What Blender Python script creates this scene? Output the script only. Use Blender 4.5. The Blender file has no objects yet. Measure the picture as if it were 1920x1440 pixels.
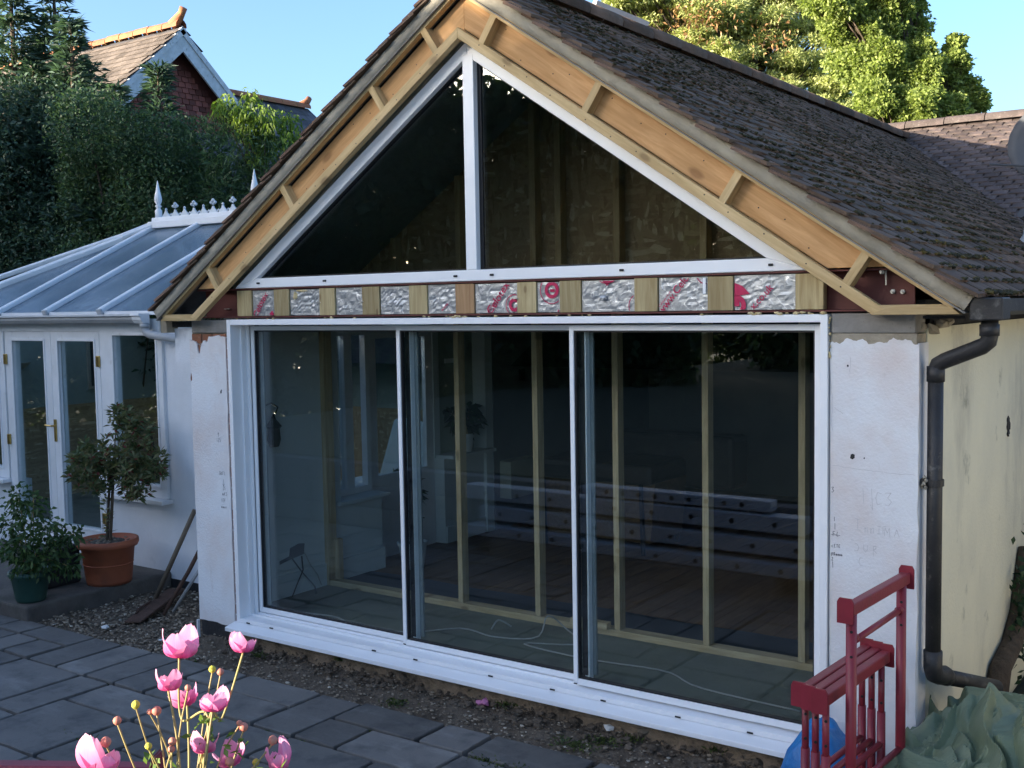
import bpy, bmesh, math, random
import numpy as np
from mathutils import Vector, Matrix, noise
random.seed(7); np.random.seed(7)
RND = random.Random(11)
sc = bpy.context.scene
COL = sc.collection
R = math.radians

# ------------------------------------------------------------------ camera
cam_d = bpy.data.cameras.new('camera')
cam = bpy.data.objects.new('camera', cam_d); COL.objects.link(cam)
cam_d.sensor_width = 36.0
cam_d.lens = 36.0 * 2094.8 / 1920.0
cam_d.clip_start = 0.05; cam_d.clip_end = 2000
yaw, pitch, roll = 0.612, 0.071, -0.017
cw = Vector((-math.sin(yaw)*math.cos(pitch), math.cos(yaw)*math.cos(pitch), -math.sin(pitch)))
cr0 = Vector((math.cos(yaw), math.sin(yaw), 0)); cu0 = cr0.cross(cw)
cr = math.cos(roll)*cr0 + math.sin(roll)*cu0; cu = -math.sin(roll)*cr0 + math.cos(roll)*cu0
cm = Matrix((cr, cu, -cw)).transposed().to_4x4(); cm.translation = Vector((5.986, -5.163, 2.17))
cam.matrix_world = cm
sc.camera = cam

# ------------------------------------------------------------------ light
SUN = Vector((-0.56, -0.83, 0.168)).normalized()      # direction towards the sun
world = bpy.data.worlds.new('World'); sc.world = world; world.use_nodes = True
wn = world.node_tree; wn.nodes.clear()
sky = wn.nodes.new('ShaderNodeTexSky'); sky.sky_type = 'NISHITA'; sky.sun_disc = False
sky.sun_elevation = math.asin(SUN.z); sky.sun_rotation = math.atan2(SUN.x, SUN.y)
sky.air_density = 0.8; sky.dust_density = 2.8; sky.ozone_density = 2.8; sky.altitude = 50
bg = wn.nodes.new('ShaderNodeBackground'); bg.inputs['Strength'].default_value = 0.15
wo = wn.nodes.new('ShaderNodeOutputWorld')
wn.links.new(sky.outputs[0], bg.inputs['Color']); wn.links.new(bg.outputs[0], wo.inputs['Surface'])
sl = bpy.data.lights.new('sun', 'SUN'); sl.energy = 5.0; sl.angle = R(0.5); sl.color = (1.0, 0.87, 0.68)
sun = bpy.data.objects.new('sun', sl); COL.objects.link(sun)
sun.rotation_euler = SUN.to_track_quat('Z', 'Y').to_euler(); sun.location = (-20, -22, 12)
sc.view_settings.view_transform = 'Standard'; sc.view_settings.look = 'None'
sc.view_settings.gamma = 1.0; sc.view_settings.exposure = 1.92
sc.render.engine = 'CYCLES'
sc.cycles.max_bounces = 10; sc.cycles.transparent_max_bounces = 24

# ------------------------------------------------------------------ materials
class NT:
    def __init__(s, name):
        s.m = bpy.data.materials.new(name); s.m.use_nodes = True
        s.t = s.m.node_tree; s.t.nodes.clear()
        s.out = s.t.nodes.new('ShaderNodeOutputMaterial')
    def n(s, typ, **kw):
        nd = s.t.nodes.new('ShaderNode' + typ)
        for k, v in kw.items():
            if hasattr(nd, k) and not k.startswith('i_'): setattr(nd, k, v)
        return nd
    def l(s, a, b): s.t.links.new(a, b)
    def math(s, op, a, b=None):
        nd = s.n('Math', operation=op)
        for i, v in enumerate((a, b)):
            if v is None: continue
            if isinstance(v, (int, float)): nd.inputs[i].default_value = v
            else: s.l(v, nd.inputs[i])
        return nd.outputs[0]
    def coords(s, stretch=(1, 1, 1), rot=(0, 0, 0), rnd=True):
        tc = s.n('TexCoord'); mp = s.n('Mapping')
        mp.inputs['Scale'].default_value = stretch; mp.inputs['Rotation'].default_value = rot
        if rnd:
            oi = s.n('ObjectInfo'); va = s.n('VectorMath', operation='ADD')
            s.l(tc.outputs['Object'], va.inputs[0]); s.l(s.math('MULTIPLY', oi.outputs['Random'], 61.0), va.inputs[1])
            s.l(va.outputs[0], mp.inputs['Vector'])
        else: s.l(tc.outputs['Object'], mp.inputs['Vector'])
        return mp.outputs[0]
    def noise(s, vec, scale, detail=6, rough=.6, dist=0):
        nd = s.n('TexNoise'); s.l(vec, nd.inputs['Vector'])
        nd.inputs['Scale'].default_value = scale; nd.inputs['Detail'].default_value = detail
        nd.inputs['Roughness'].default_value = rough; nd.inputs['Distortion'].default_value = dist
        return nd.outputs['Fac']
    def mr(s, v, lo, hi, a=0, b=1):
        nd = s.n('MapRange'); s.l(v, nd.inputs[0])
        for i, x in zip((1, 2, 3, 4), (lo, hi, a, b)): nd.inputs[i].default_value = x
        return nd.outputs[0]
    def mix(s, f, a, b, mode='MIX'):
        nd = s.n('Mix', data_type='RGBA', blend_type=mode)
        ins = [i for i in nd.inputs if i.enabled]
        for i, v in zip(ins, (f, a, b)):
            if isinstance(v, (int, float)): i.default_value = v
            elif isinstance(v, (tuple, list)): i.default_value = (*v, 1) if len(v) == 3 else v
            else: s.l(v, i)
        return [o for o in nd.outputs if o.enabled][0]
    def rnd(s):
        oi = s.n('ObjectInfo'); g = s.n('NewGeometry')
        return s.math('FRACT', s.math('ADD', oi.outputs['Random'], g.outputs['Random Per Island']))
    def value(s, col, amount):
        h = s.n('HueSaturation'); s.l(col, h.inputs['Color'])
        s.l(s.mr(s.rnd(), 0, 1, 1-amount, 1+amount), h.inputs['Value']); return h.outputs[0]
    def bump(s, h, strength, dist=.02):
        b = s.n('Bump'); s.l(h, b.inputs['Height']); b.inputs['Strength'].default_value = strength
        b.inputs['Distance'].default_value = dist; return b.outputs[0]
    def bsdf(s, col, rough=.6, metal=0, normal=None, spec=.4):
        p = s.n('BsdfPrincipled')
        if isinstance(col, (tuple, list)): p.inputs['Base Color'].default_value = (*col, 1)
        else: s.l(col, p.inputs['Base Color'])
        if isinstance(rough, (int, float)): p.inputs['Roughness'].default_value = rough
        else: s.l(rough, p.inputs['Roughness'])
        p.inputs['Metallic'].default_value = metal; p.inputs['Specular IOR Level'].default_value = spec
        if normal: s.l(normal, p.inputs['Normal'])
        return p.outputs[0]
    def done(s, sh): s.l(sh, s.out.inputs['Surface']); return s.m

def pm(name, c1, c2, scale=6, rough=.6, bump=0, bscale=60, bdist=.02, stretch=(1, 1, 1), metal=0, rnd=0, spec=.4, lo=.35, hi=.65, dirt=None, dirt2=None, dist=0):
    t = NT(name); v = t.coords(stretch)
    c = t.mix(t.mr(t.noise(v, scale, dist=dist), lo, hi), c1, c2)
    for d in (dirt, dirt2):
        if d: c = t.mix(t.mr(t.noise(t.coords(d[4] if len(d) > 4 else (1, 1, 1)), d[1], 8, .65), d[2], d[3]), c, d[0])
    if rnd: c = t.value(c, rnd)
    nm = t.bump(t.noise(v, bscale, 6), bump, bdist) if bump else None
    return t.done(t.bsdf(c, rough, metal, nm, spec))

def wood(name, c1, c2, knot=(.10, .045, .02), kscale=1.0, rough=.65, knots=True, rnd=.12):
    t = NT(name); v = t.coords((1.3, 15, 15))
    g = t.noise(v, 2.2, 7, .62, .9)
    c = t.mix(t.mr(g, .34, .64), c1, tuple(x*.86 for x in c2))
    v2 = t.coords((.7, 3, 3)); c = t.mix(t.mr(t.noise(v2, 2.5, 4), .45, .8, 0, .45), c, tuple(x*.55 for x in c2))
    if knots:
        vo = t.n('TexVoronoi'); vo.inputs['Scale'].default_value = 1.0
        vo.voronoi_dimensions = '2D'; sx = t.n('SeparateXYZ'); t.l(t.coords((1.9*kscale, 1, 4.2*kscale)), sx.inputs[0]); cx = t.n('CombineXYZ'); t.l(sx.outputs[0], cx.inputs[0]); t.l(sx.outputs[2], cx.inputs[1]); t.l(cx.outputs[0], vo.inputs['Vector'])
        ring = t.mr(vo.outputs['Distance'], .045, .085, 1, 0)
        c = t.mix(t.math('MULTIPLY', ring, .62), c, knot)
        c = t.mix(t.mr(vo.outputs['Distance'], .08, .24, .3, 0), c, tuple(x*.7 for x in c2))
    c = t.value(c, rnd)
    return t.done(t.bsdf(c, rough, 0, t.bump(g, .12, .004), .25))

WHITE = pm('white_aluminium', (.87, .88, .90), (.83, .84, .86), 3, .32, .02, 300, rnd=.01, spec=.5)
UPVC = pm('white_upvc', (.78, .79, .81), (.70, .71, .72), 5, .4, dirt=((.45, .42, .36), 9, .62, .85))
def make_render(name, base, patch):
    t = NT(name); v = t.coords(rnd=False)
    c = t.mix(t.mr(t.noise(v, 1.7, 5, .6), .42, .66, 0, .9), base, patch)
    c = t.mix(t.mr(t.noise(t.coords((5, 5, 1.2), rnd=False), 2.0, 8, .7), .60, .78, 0, .55), c, (.46, .36, .30))
    c = t.mix(t.mr(t.noise(v, 55, 4, .7), .68, .78, 0, .5), c, (.30, .27, .25))
    h = t.math('ADD', t.noise(v, 70, 8, .65), t.math('MULTIPLY', t.noise(v, 7, 4), 1.5))
    return t.done(t.bsdf(c, .88, 0, t.bump(h, .38, .012), .2))
RENDER = make_render('white_painted_render', (.76, .77, .79), (.68, .60, .57))
CREAM = pm('cream_render', (.74, .70, .53), (.66, .63, .49), 2.2, .9, .35, 50, .012, dirt=((.34, .32, .27), 1.3, .52, .80, (1, 1, .45)), dirt2=((.16, .16, .12), 4, .62, .80))
CONWALL = pm('white_masonry_paint', (.74, .76, .80), (.66, .68, .71), 2.5, .85, .25, 90, .01, dirt=((.26, .27, .30), 1.4, .60, .80, (1, 1, .6)))
CONCRETE = pm('concrete_padstone', (.27, .255, .235), (.20, .185, .165), 9, .9, .5, 70, .01, dirt=((.08, .07, .065), 60, .66, .72))
MORTAR = pm('sandy_mortar', (.40, .35, .27), (.29, .25, .19), 8, .95, .6, 60, .015, dirt=((.17, .15, .12), 5, .55, .8))
BEDDING = pm('verge_mortar', (.42, .385, .31), (.30, .275, .225), 3, .9, .45, 50, .015, dirt=((.20, .185, .15), 7, .55, .8), dirt2=((.12, .11, .08), 3, .63, .85))
BRICK = pm('exposed_brick', (.33, .13, .07), (.22, .10, .065), 14, .9, .5, 70, .01, rnd=.25, dirt=((.42, .36, .30), 11, .60, .8))
TIMBER = wood('treated_batten', (.64, .47, .25), (.54, .37, .17))
PLANK = wood('pine_barge_plank', (.72, .42, .195), (.62, .335, .13), (.13, .05, .025), .75)
STUDW = wood('stud_timber', (.66, .53, .34), (.56, .42, .24), rnd=.08)
PACK = wood('green_treated_packer', (.47, .385, .215), (.37, .275, .135), kscale=1.6, rnd=.2)
PACKRED = wood('pink_packer', (.48, .30, .16), (.38, .22, .11), rnd=.1)
STEEL = pm('red_oxide_steel', (.115, .026, .022), (.085, .02, .018), 7, .55, .1, 60, dirt=((.20, .12, .09), 5, .6, .85))
BOLT = pm('zinc_bolt', (.55, .55, .54), (.4, .4, .4), 20, .35, metal=.9)
FOAM = pm('expanding_foam', (.66, .56, .33), (.55, .42, .2), 20, .9, .6, 80, .02)
BLACKP = pm('black_gasket', (.012, .012, .014), (.02, .02, .022), 20, .5)
DARKPLASTIC = pm('weathered_black_plastic', (.018, .018, .02), (.035, .034, .034), 9, .5, .15, 80, dirt=((.16, .155, .145), 7, .58, .72), dirt2=((.11, .10, .085), 26, .62, .74))
GREYPLASTIC = pm('faded_grey_plastic', (.42, .43, .44), (.34, .35, .36), 5, .45, dirt=((.2, .2, .2), 8, .6, .8))
def make_foil():
    t = NT('foil_facing'); v = t.coords()
    w1 = t.noise(v, 9, 2, .4, 1.4)
    crease = t.math('ABSOLUTE', t.math('SUBTRACT', w1, .5))
    fine = t.noise(t.coords((.8, 1, 3.6)), 34, 4, .6, .8)
    h = t.math('ADD', t.mr(crease, 0, .045, .75, 0), t.math('MULTIPLY', fine, 1.1))
    c = t.mix(t.mr(fine, .35, .65), (.42, .44, .46), (.32, .34, .36))
    c = t.mix(t.mr(crease, .0, .012, .8, 0), c, (.85, .86, .88))
    return t.done(t.bsdf(c, .42, .60, t.bump(h, .13, .006), .5))
FOIL = make_foil()
PRINT = pm('magenta_print', (.52, .012, .085), (.42, .01, .07), 30, .5)
PENCIL = pm('pencil_line', (.48, .47, .48), (.62, .61, .62), 60, .9)
PEN = pm('marker_ink', (.07, .07, .085), (.20, .20, .22), 60, .8)
def make_glass(name, tint=(.90, .935, .93), base=.075):
    t = NT(name); lw = t.n('LayerWeight'); lw.inputs['Blend'].default_value = .5
    f = t.math('ADD', t.math('MULTIPLY', t.math('POWER', lw.outputs['Facing'], 5.0), .9), base)
    tr = t.n('BsdfTransparent'); tr.inputs['Color'].default_value = (*tint, 1)
    gl = t.n('BsdfGlossy'); gl.inputs['Roughness'].default_value = 0.0; gl.inputs['Color'].default_value = (.95, .97, 1, 1)
    mx = t.n('MixShader'); t.l(f, mx.inputs[0]); t.l(tr.outputs[0], mx.inputs[1]); t.l(gl.outputs[0], mx.inputs[2])
    return t.done(mx.outputs[0])
GLASS = make_glass('double_glazing'); GLASSG = make_glass('darkened_gable_glazing', (.70, .73, .74))  # gable glass tint darkened to dim the void behind it
def make_poly():
    t = NT('frosted_roof_glazing'); v = t.coords((1, 1, 1), rnd=False)
    c = t.mix(t.mr(t.noise(v, 1.6, 6), .35, .7), (.17, .25, .33), (.40, .49, .58))  # blue-grey patches put sky reflection and dirt into the colour
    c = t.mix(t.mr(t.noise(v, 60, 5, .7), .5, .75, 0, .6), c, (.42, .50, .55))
    p = t.bsdf(c, .22, 0, t.bump(t.noise(v, 120, 4), .08, .004), .6)
    tr = t.n('BsdfTransparent'); tr.inputs['Color'].default_value = (.7, .78, .8, 1)
    mx = t.n('MixShader'); mx.inputs[0].default_value = .5
    t.l(tr.outputs[0], mx.inputs[1]); t.l(p, mx.inputs[2]); return t.done(mx.outputs[0])
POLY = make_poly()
def make_osb():
    t = NT('osb_board'); v = t.coords(rnd=False)
    d = t.n('VectorMath', operation='ADD'); nz = t.n('TexNoise'); nz.inputs['Scale'].default_value = 3; t.l(v, nz.inputs['Vector'])
    sc2 = t.n('VectorMath', operation='SCALE'); t.l(nz.outputs['Color'], sc2.inputs[0]); sc2.inputs['Scale'].default_value = .05
    t.l(v, d.inputs[0]); t.l(sc2.outputs[0], d.inputs[1])
    c = None
    for k, (rot, sx, sz) in enumerate(((.5, 9, 34), (-.9, 34, 10))):
        mp = t.n('Mapping'); mp.inputs['Rotation'].default_value = (0, rot, 0); mp.inputs['Scale'].default_value = (sx, 3, sz); t.l(d.outputs[0], mp.inputs['Vector'])
        vo = t.n('TexVoronoi'); vo.inputs['Scale'].default_value = 1.0; t.l(mp.outputs[0], vo.inputs['Vector'])
        sp = t.n('SeparateColor'); t.l(vo.outputs['Color'], sp.inputs[0])
        cc = t.mix(sp.outputs[0], (.34, .225, .115), (.50, .36, .20)); cc = t.mix(t.mr(sp.outputs[1], .90, .93), cc, (.64, .50, .31))
        c = cc if c is None else t.mix(t.mr(t.noise(v, 11, 3), .46, .54), c, cc)
    return t.done(t.bsdf(c, .8, 0, t.bump(vo.outputs['Distance'], .2, .006), .2))
OSB = make_osb()
def make_tile(name, c1, c2, lich, moss):
    t = NT(name); v = t.coords(rnd=False)
    c = t.mix(t.mr(t.noise(t.coords((1, 1, 1)), 5, 5), .3, .7), c1, c2)
    c = t.mix(t.mr(t.noise(v, 9, 9, .7), .58, .70, 0, .85), c, lich)
    c = t.mix(t.mr(t.noise(v, 2.4, 6, .65), .46, .66, 0, .85), c, moss)
    c = t.value(c, .30)
    return t.done(t.bsdf(c, .9, 0, t.bump(t.noise(v, 90, 6), .6, .012), .15))
TILE = make_tile('mossy_clay_tile', (.122, .082, .062), (.162, .112, .086), (.29, .225, .185), (.064, .052, .034))
VERGETILE = make_tile('pale_verge_tile', (.22, .135, .095), (.16, .105, .08), (.36, .30, .24), (.09, .075, .055))
REARTILE = make_tile('rear_roof_tile', (.095, .072, .066), (.135, .105, .098), (.42, .37, .34), (.065, .055, .050))
MOSS = pm('roof_moss', (.030, .030, .012), (.060, .050, .018), 25, .95, .8, 90, .03, rnd=.4)
MOSSY = pm('golden_moss', (.14, .095, .02), (.09, .07, .016), 25, .95, .8, 90, .03, rnd=.3)
SLAB = pm('slate_grey_slab', (.138, .130, .122), (.165, .156, .146), 2.2, .8, .45, 45, .008, rnd=.24, dirt=((.25, .245, .235), 1.6, .52, .82, (1.2, 3.5, 1)), dirt2=((.078, .078, .078), 5, .50, .72))
SOIL = pm('stony_soil', (.105, .080, .058), (.15, .118, .088), 7, .95, 1.0, 30, .03, dirt=((.065, .050, .037), 3, .5, .7), dirt2=((.24, .20, .155), 60, .66, .72))
GRASSG = pm('garden_ground', (.085, .085, .05), (.11, .10, .065), 2, .95, .8, 20, .04)
STONE = pm('gravel_stone', (.19, .155, .115), (.27, .225, .17), 5, .9, .3, 40, rnd=.45)
FOOTING = pm('clay_footing', (.21, .155, .10), (.27, .20, .14), 8, .95, .9, 40, .02, dirt=((.05, .04, .03), 6, .5, .7))
DPC = pm('bitumen_base', (.018, .018, .02), (.03, .03, .032), 12, .7, .4, 60)
PLASTERBIT = pm('white_plaster_fragment', (.75, .76, .77), (.62, .62, .6), 15, .9)
REDPAINT = pm('red_enamel_paint', (.25, .026, .042), (.20, .022, .034), 4, .38, .08, 90, dirt=((.16, .035, .03), 9, .6, .78), dirt2=((.30, .16, .13), 40, .70, .78))
TARP = pm('green_tarpaulin', (.135, .175, .105), (.17, .21, .135), 4, .5, .15, 25, dirt=((.06, .095, .07), 3, .55, .8), dirt2=((.22, .28, .22), 14, .62, .8))
BLUEBAG = pm('blue_rubble_sack', (.012, .12, .36), (.02, .19, .48), 6, .4, .5, 18)
TERRA = pm('terracotta_plastic', (.36, .105, .048), (.30, .085, .042), 6, .6, rnd=.05, dirt=((.18, .07, .045), 5, .55, .8))
GREENPOT = pm('green_plastic_pot', (.020, .062, .050), (.03, .075, .06), 6, .5)
COMPOST = pm('potting_compost', (.05, .043, .035), (.12, .11, .095), 22, .95, 1, 40, .03)
PLINTHM = pm('worn_concrete_step', (.085, .075, .066), (.13, .115, .10), 4, .9, .6, 40, .015, dirt=((.04, .045, .03), 3, .5, .75))
BRASS = pm('brass', (.55, .40, .14), (.42, .29, .10), 20, .3, metal=.9)
def make_leaf(name, c1, c2, tr=.35, rnd=.35, tcol=1.6, rough=.5):
    t = NT(name); r = t.rnd(); c = t.mix(r, c1, c2)
    c = t.value(c, rnd)
    p = t.bsdf(c, rough, 0, None, .35)
    tl = t.n('BsdfTranslucent'); t.l(t.mix(1.0, c, (tcol, tcol*1.05, tcol*.6), 'MULTIPLY'), tl.inputs['Color'])
    mx = t.n('MixShader'); mx.inputs[0].default_value = tr
    t.l(p, mx.inputs[1]); t.l(tl.outputs[0], mx.inputs[2]); return t.done(mx.outputs[0])
LCYP = make_leaf('cypress_spray', (.040, .078, .056), (.064, .108, .072), .25)
LHEDGE = make_leaf('privet_leaf', (.046, .088, .044), (.075, .125, .058), .28)
LLAUREL = make_leaf('narrow_leaf', (.040, .082, .040), (.065, .115, .052), .3)
LYOUNG = make_leaf('young_lime_leaf', (.11, .19, .03), (.19, .26, .05), .4)
LPINE = make_leaf('sunlit_pine_needle', (.30, .345, .125), (.42, .45, .19), .3)
LOAK = make_leaf('oak_leaf', (.15, .21, .05), (.24, .29, .08), .35)
LDARK = make_leaf('shade_tree_leaf', (.030, .055, .020), (.055, .085, .028), .3)
LBROWN = make_leaf('brown_pine_branchlet', (.24, .12, .05), (.30, .18, .08), .2)
LSHRUB = make_leaf('pieris_leaf', (.075, .125, .05), (.14, .13, .065), .25)
LRED = make_leaf('red_young_leaf', (.20, .03, .03), (.13, .035, .03), .3)
LTOM = make_leaf('tomato_leaf', (.035, .080, .030), (.07, .115, .04), .3)
LHOUSE = make_leaf('house_plant_leaf', (.012, .035, .015), (.02, .05, .02), .2)
LANEM = make_leaf('anemone_leaf', (.09, .16, .035), (.13, .20, .05), .4)
BARK = pm('bark', (.06, .045, .032), (.10, .075, .052), 14, .95, 1, 30, .03, (1, 1, .3))
STEMG = pm('green_stem', (.30, .27, .09), (.34, .24, .11), 12, .55)
def make_petal():
    t = NT('pink_petal'); tc = t.n('TexCoord'); sp = t.n('SeparateXYZ'); t.l(tc.outputs['UV'], sp.inputs[0])
    c = t.mix(t.mr(sp.outputs[1], .05, .9), (.80, .13, .41), (.93, .46, .65))
    stv = t.n('CombineXYZ'); t.l(t.math('MULTIPLY', sp.outputs[0], 22.0), stv.inputs[0]); t.l(t.math('MULTIPLY', sp.outputs[1], 1.5), stv.inputs[1])
    c = t.mix(t.mr(t.noise(stv.outputs[0], 1.0, 3), .4, .7, 0, .35), c, (.62, .12, .34))
    c = t.value(c, .12)
    p = t.bsdf(c, .5, 0, None, .3); tl = t.n('BsdfTranslucent'); t.l(c, tl.inputs['Color'])
    mx = t.n('MixShader'); mx.inputs[0].default_value = .42
    t.l(p, mx.inputs[1]); t.l(tl.outputs[0], mx.inputs[2]); return t.done(mx.outputs[0])
PETAL = make_petal()
BUDP = pm('pink_bud', (.55, .17, .13), (.48, .22, .15), 30, .6)
BUDY = pm('yellow_seed_head', (.55, .50, .05), (.62, .56, .10), 60, .7, .5, 120)
NSLATE = make_tile('neighbour_slate', (.105, .088, .080), (.14, .118, .106), (.18, .155, .14), (.085, .072, .066))
NSLATED = make_tile('dark_slate', (.10, .10, .115), (.13, .125, .14), (.2, .19, .19), (.08, .08, .08))
NRIDGE = pm('orange_ridge_tile', (.36, .13, .065), (.30, .115, .055), 6, .8, rnd=.15, dirt=((.30, .24, .08), 4, .5, .75))
NHUNG = pm('red_hung_tile', (.24, .075, .055), (.17, .06, .05), 8, .85, .3, 50, rnd=.5)
WEATHERW = pm('weathered_white_paint', (.62, .66, .70), (.50, .54, .56), 8, .7, dirt=((.20, .22, .18), 14, .58, .75))
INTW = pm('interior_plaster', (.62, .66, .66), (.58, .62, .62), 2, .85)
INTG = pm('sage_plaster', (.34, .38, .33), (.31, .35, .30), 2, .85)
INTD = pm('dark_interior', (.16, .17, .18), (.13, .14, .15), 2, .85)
SCREED = pm('green_grey_screed', (.21, .22, .175), (.17, .18, .145), 3, .85, .2, 30, dirt=((.09, .09, .075), 2, .5, .75))
MEMB = pm('damp_membrane', (.045, .055, .068), (.06, .07, .082), 2, .5, .2, 12)
FLOORW = wood('oak_floor', (.24, .145, .08), (.18, .105, .056), knots=False)
BLACKCLOTH = pm('black_leather', (.012, .012, .014), (.02, .02, .022), 20, .5)
WICKER = pm('wicker', (.20, .125, .065), (.13, .08, .04), 40, .7, .6, 80)
WHITECER = pm('white_ceramic', (.62, .64, .63), (.55, .57, .56), 5, .35)
CUSHION = pm('white_cushion', (.62, .66, .64), (.55, .59, .57), 5, .8)
CABLE = pm('white_cable', (.42, .42, .40), (.36, .36, .34), 20, .5)
STILEG = pm('shaded_stile', (.24, .27, .28), (.20, .23, .24), 4, .5)  # white inner stiles; their shade behind the glass is put into the colour
SLEEPER = pm('grey_sleeper', (.17, .16, .16), (.24, .225, .215), 2, .9, .4, 40, stretch=(.6, 6, 6))
DISH = pm('dish_grey', (.055, .06, .07), (.07, .075, .085), 5, .6)
LEAD = pm('lead_flashing', (.30, .32, .34), (.24, .26, .28), 6, .6, .3, 20)
RUST = pm('rusty_iron', (.06, .035, .025), (.10, .055, .04), 14, .85, .5, 60)
WOODH = pm('old_ash_handle', (.12, .095, .07), (.16, .125, .09), 6, .8, .3, 40, stretch=(6, 6, 1))
PAPER = pm('dark_picture', (.03, .035, .04), (.08, .07, .06), 8, .5)
FADEDP = pm('fallen_petal', (.55, .2, .38), (.5, .18, .33), 20, .7)

# ------------------------------------------------------------------ object helpers
def wmat(o):
    if o.parent: return wmat(o.parent) @ o.matrix_parent_inverse @ o.matrix_basis
    return o.matrix_basis.copy()
def setp(o, p):
    if p is not None:
        o.parent = p; o.matrix_parent_inverse = wmat(p).inverted()
def tag(o, label=None, cat=None, group=None, kind=None):
    if label: o['label'] = label
    if cat: o['category'] = cat
    if group: o['group'] = group
    if kind: o['kind'] = kind
    return o
def thing(name, loc, label, cat, group=None):
    o = bpy.data.objects.new(name, None); COL.objects.link(o); o.location = loc
    o.empty_display_size = .1
    return tag(o, label, cat, group)
def link(name, me, mat, parent=None, mx=None, smooth=False, bevel=0):
    o = bpy.data.objects.new(name, me); COL.objects.link(o)
    if mat and not me.materials: me.materials.append(mat)
    if mx is not None: o.matrix_basis = mx
    setp(o, parent)
    if smooth: me.polygons.foreach_set('use_smooth', [True]*len(me.polygons))
    if bevel:
        b = o.modifiers.new('bevel', 'BEVEL'); b.width = bevel; b.segments = 2; b.limit_method = 'ANGLE'; b.angle_limit = R(40)
    return o
class MB:
    def __init__(s): s.v = []; s.f = []
    def add(s, vs, fs):
        k = len(s.v); s.v += [tuple(v) for v in vs]; s.f += [tuple(i+k for i in f) for f in fs]; return s
    def box(s, x0, x1, y0, y1, z0, z1):
        return s.add([(x0,y0,z0),(x1,y0,z0),(x1,y1,z0),(x0,y1,z0),(x0,y0,z1),(x1,y0,z1),(x1,y1,z1),(x0,y1,z1)],
            [(0,3,2,1),(4,5,6,7),(0,1,5,4),(1,2,6,5),(2,3,7,6),(3,0,4,7)])
    def prism(s, poly, y0, y1):          # poly in (x,z), counter-clockwise seen from -y
        n = len(poly)
        vs = [(x, y0, z) for x, z in poly] + [(x, y1, z) for x, z in poly]
        fs = [tuple(range(n)), tuple(range(2*n-1, n-1, -1))] + [(i, i+n, (i+1) % n+n, (i+1) % n) for i in range(n)]
        return s.add(vs, fs)
    def bar(s, p0, p1, w, h, up=(0, 0, 1)):
        p0 = Vector(p0); p1 = Vector(p1); d = (p1-p0).normalized(); u = Vector(up); a = d.cross(u)
        if a.length < 1e-4: a = d.cross(Vector((0, 1, 0)))
        a.normalize(); u = a.cross(d)
        vs = [p + a*sx*w/2 + u*sy*h/2 for p in (p0, p1) for sx, sy in ((-1,-1),(1,-1),(1,1),(-1,1))]
        return s.add(vs, [(3,2,1,0),(4,5,6,7),(0,1,5,4),(1,2,6,5),(2,3,7,6),(3,0,4,7)])
    def tube(s, pts, r, n=8, cap=True):
        pts = [Vector(p) for p in pts]; rs = r if isinstance(r, (list, tuple)) else [r]*len(pts)
        k = len(s.v); up = Vector((0, 0, 1)); prev = None
        for i, p in enumerate(pts):
            d = (pts[min(i+1, len(pts)-1)] - pts[max(i-1, 0)]).normalized()
            if prev is None:
                a = d.cross(up if abs(d.z) < .95 else Vector((1, 0, 0))).normalized()
            else:
                a = (prev - d*prev.dot(d)).normalized()
            prev = a; b = d.cross(a)
            for j in range(n):
                t = 2*math.pi*j/n; s.v.append(tuple(p + (a*math.cos(t) + b*math.sin(t))*rs[i]))
        for i in range(len(pts)-1):
            for j in range(n):
                q = k+i*n; s.f.append((q+j, q+(j+1) % n, q+n+(j+1) % n, q+n+j))
        if cap:
            s.f.append(tuple(k+j for j in range(n-1, -1, -1))); q = k+(len(pts)-1)*n; s.f.append(tuple(q+j for j in range(n)))
        return s
    def lathe(s, prof, c=(0, 0, 0), n=24):
        k = len(s.v); m = len(prof)
        for r, z in prof:
            for j in range(n):
                t = 2*math.pi*j/n; s.v.append((c[0]+r*math.cos(t), c[1]+r*math.sin(t), c[2]+z))
        for i in range(m-1):
            for j in range(n):
                s.f.append((k+i*n+j, k+i*n+(j+1) % n, k+(i+1)*n+(j+1) % n, k+(i+1)*n+j))
        s.f.append(tuple(k+j for j in range(n-1, -1, -1))); s.f.append(tuple(k+(m-1)*n+j for j in range(n)))
        return s
    def blob(s, c, r, seed=0, squash=(1, 1, 1), jit=.25):
        rr = random.Random(seed); t = (1+5**.5)/2
        vs = [(-1,t,0),(1,t,0),(-1,-t,0),(1,-t,0),(0,-1,t),(0,1,t),(0,-1,-t),(0,1,-t),(t,0,-1),(t,0,1),(-t,0,-1),(-t,0,1)]
        fs = [(0,11,5),(0,5,1),(0,1,7),(0,7,10),(0,10,11),(1,5,9),(5,11,4),(11,10,2),(10,7,6),(7,1,8),(3,9,4),(3,4,2),(3,2,6),(3,6,8),(3,8,9),(4,9,5),(2,4,11),(6,2,10),(8,6,7),(9,8,1)]
        out = []
        for v in vs:
            q = Vector(v).normalized()*r*(1+rr.uniform(-jit, jit)); out.append((c[0]+q.x*squash[0], c[1]+q.y*squash[1], c[2]+q.z*squash[2]))
        return s.add(out, fs)
    def mesh(s, name):
        me = bpy.data.meshes.new(name); me.from_pydata(s.v, [], s.f); me.update(); return me
    def build(s, name, mat, parent=None, smooth=False, bevel=0):
        return link(name, s.mesh(name), mat, parent, None, smooth, bevel)
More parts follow.
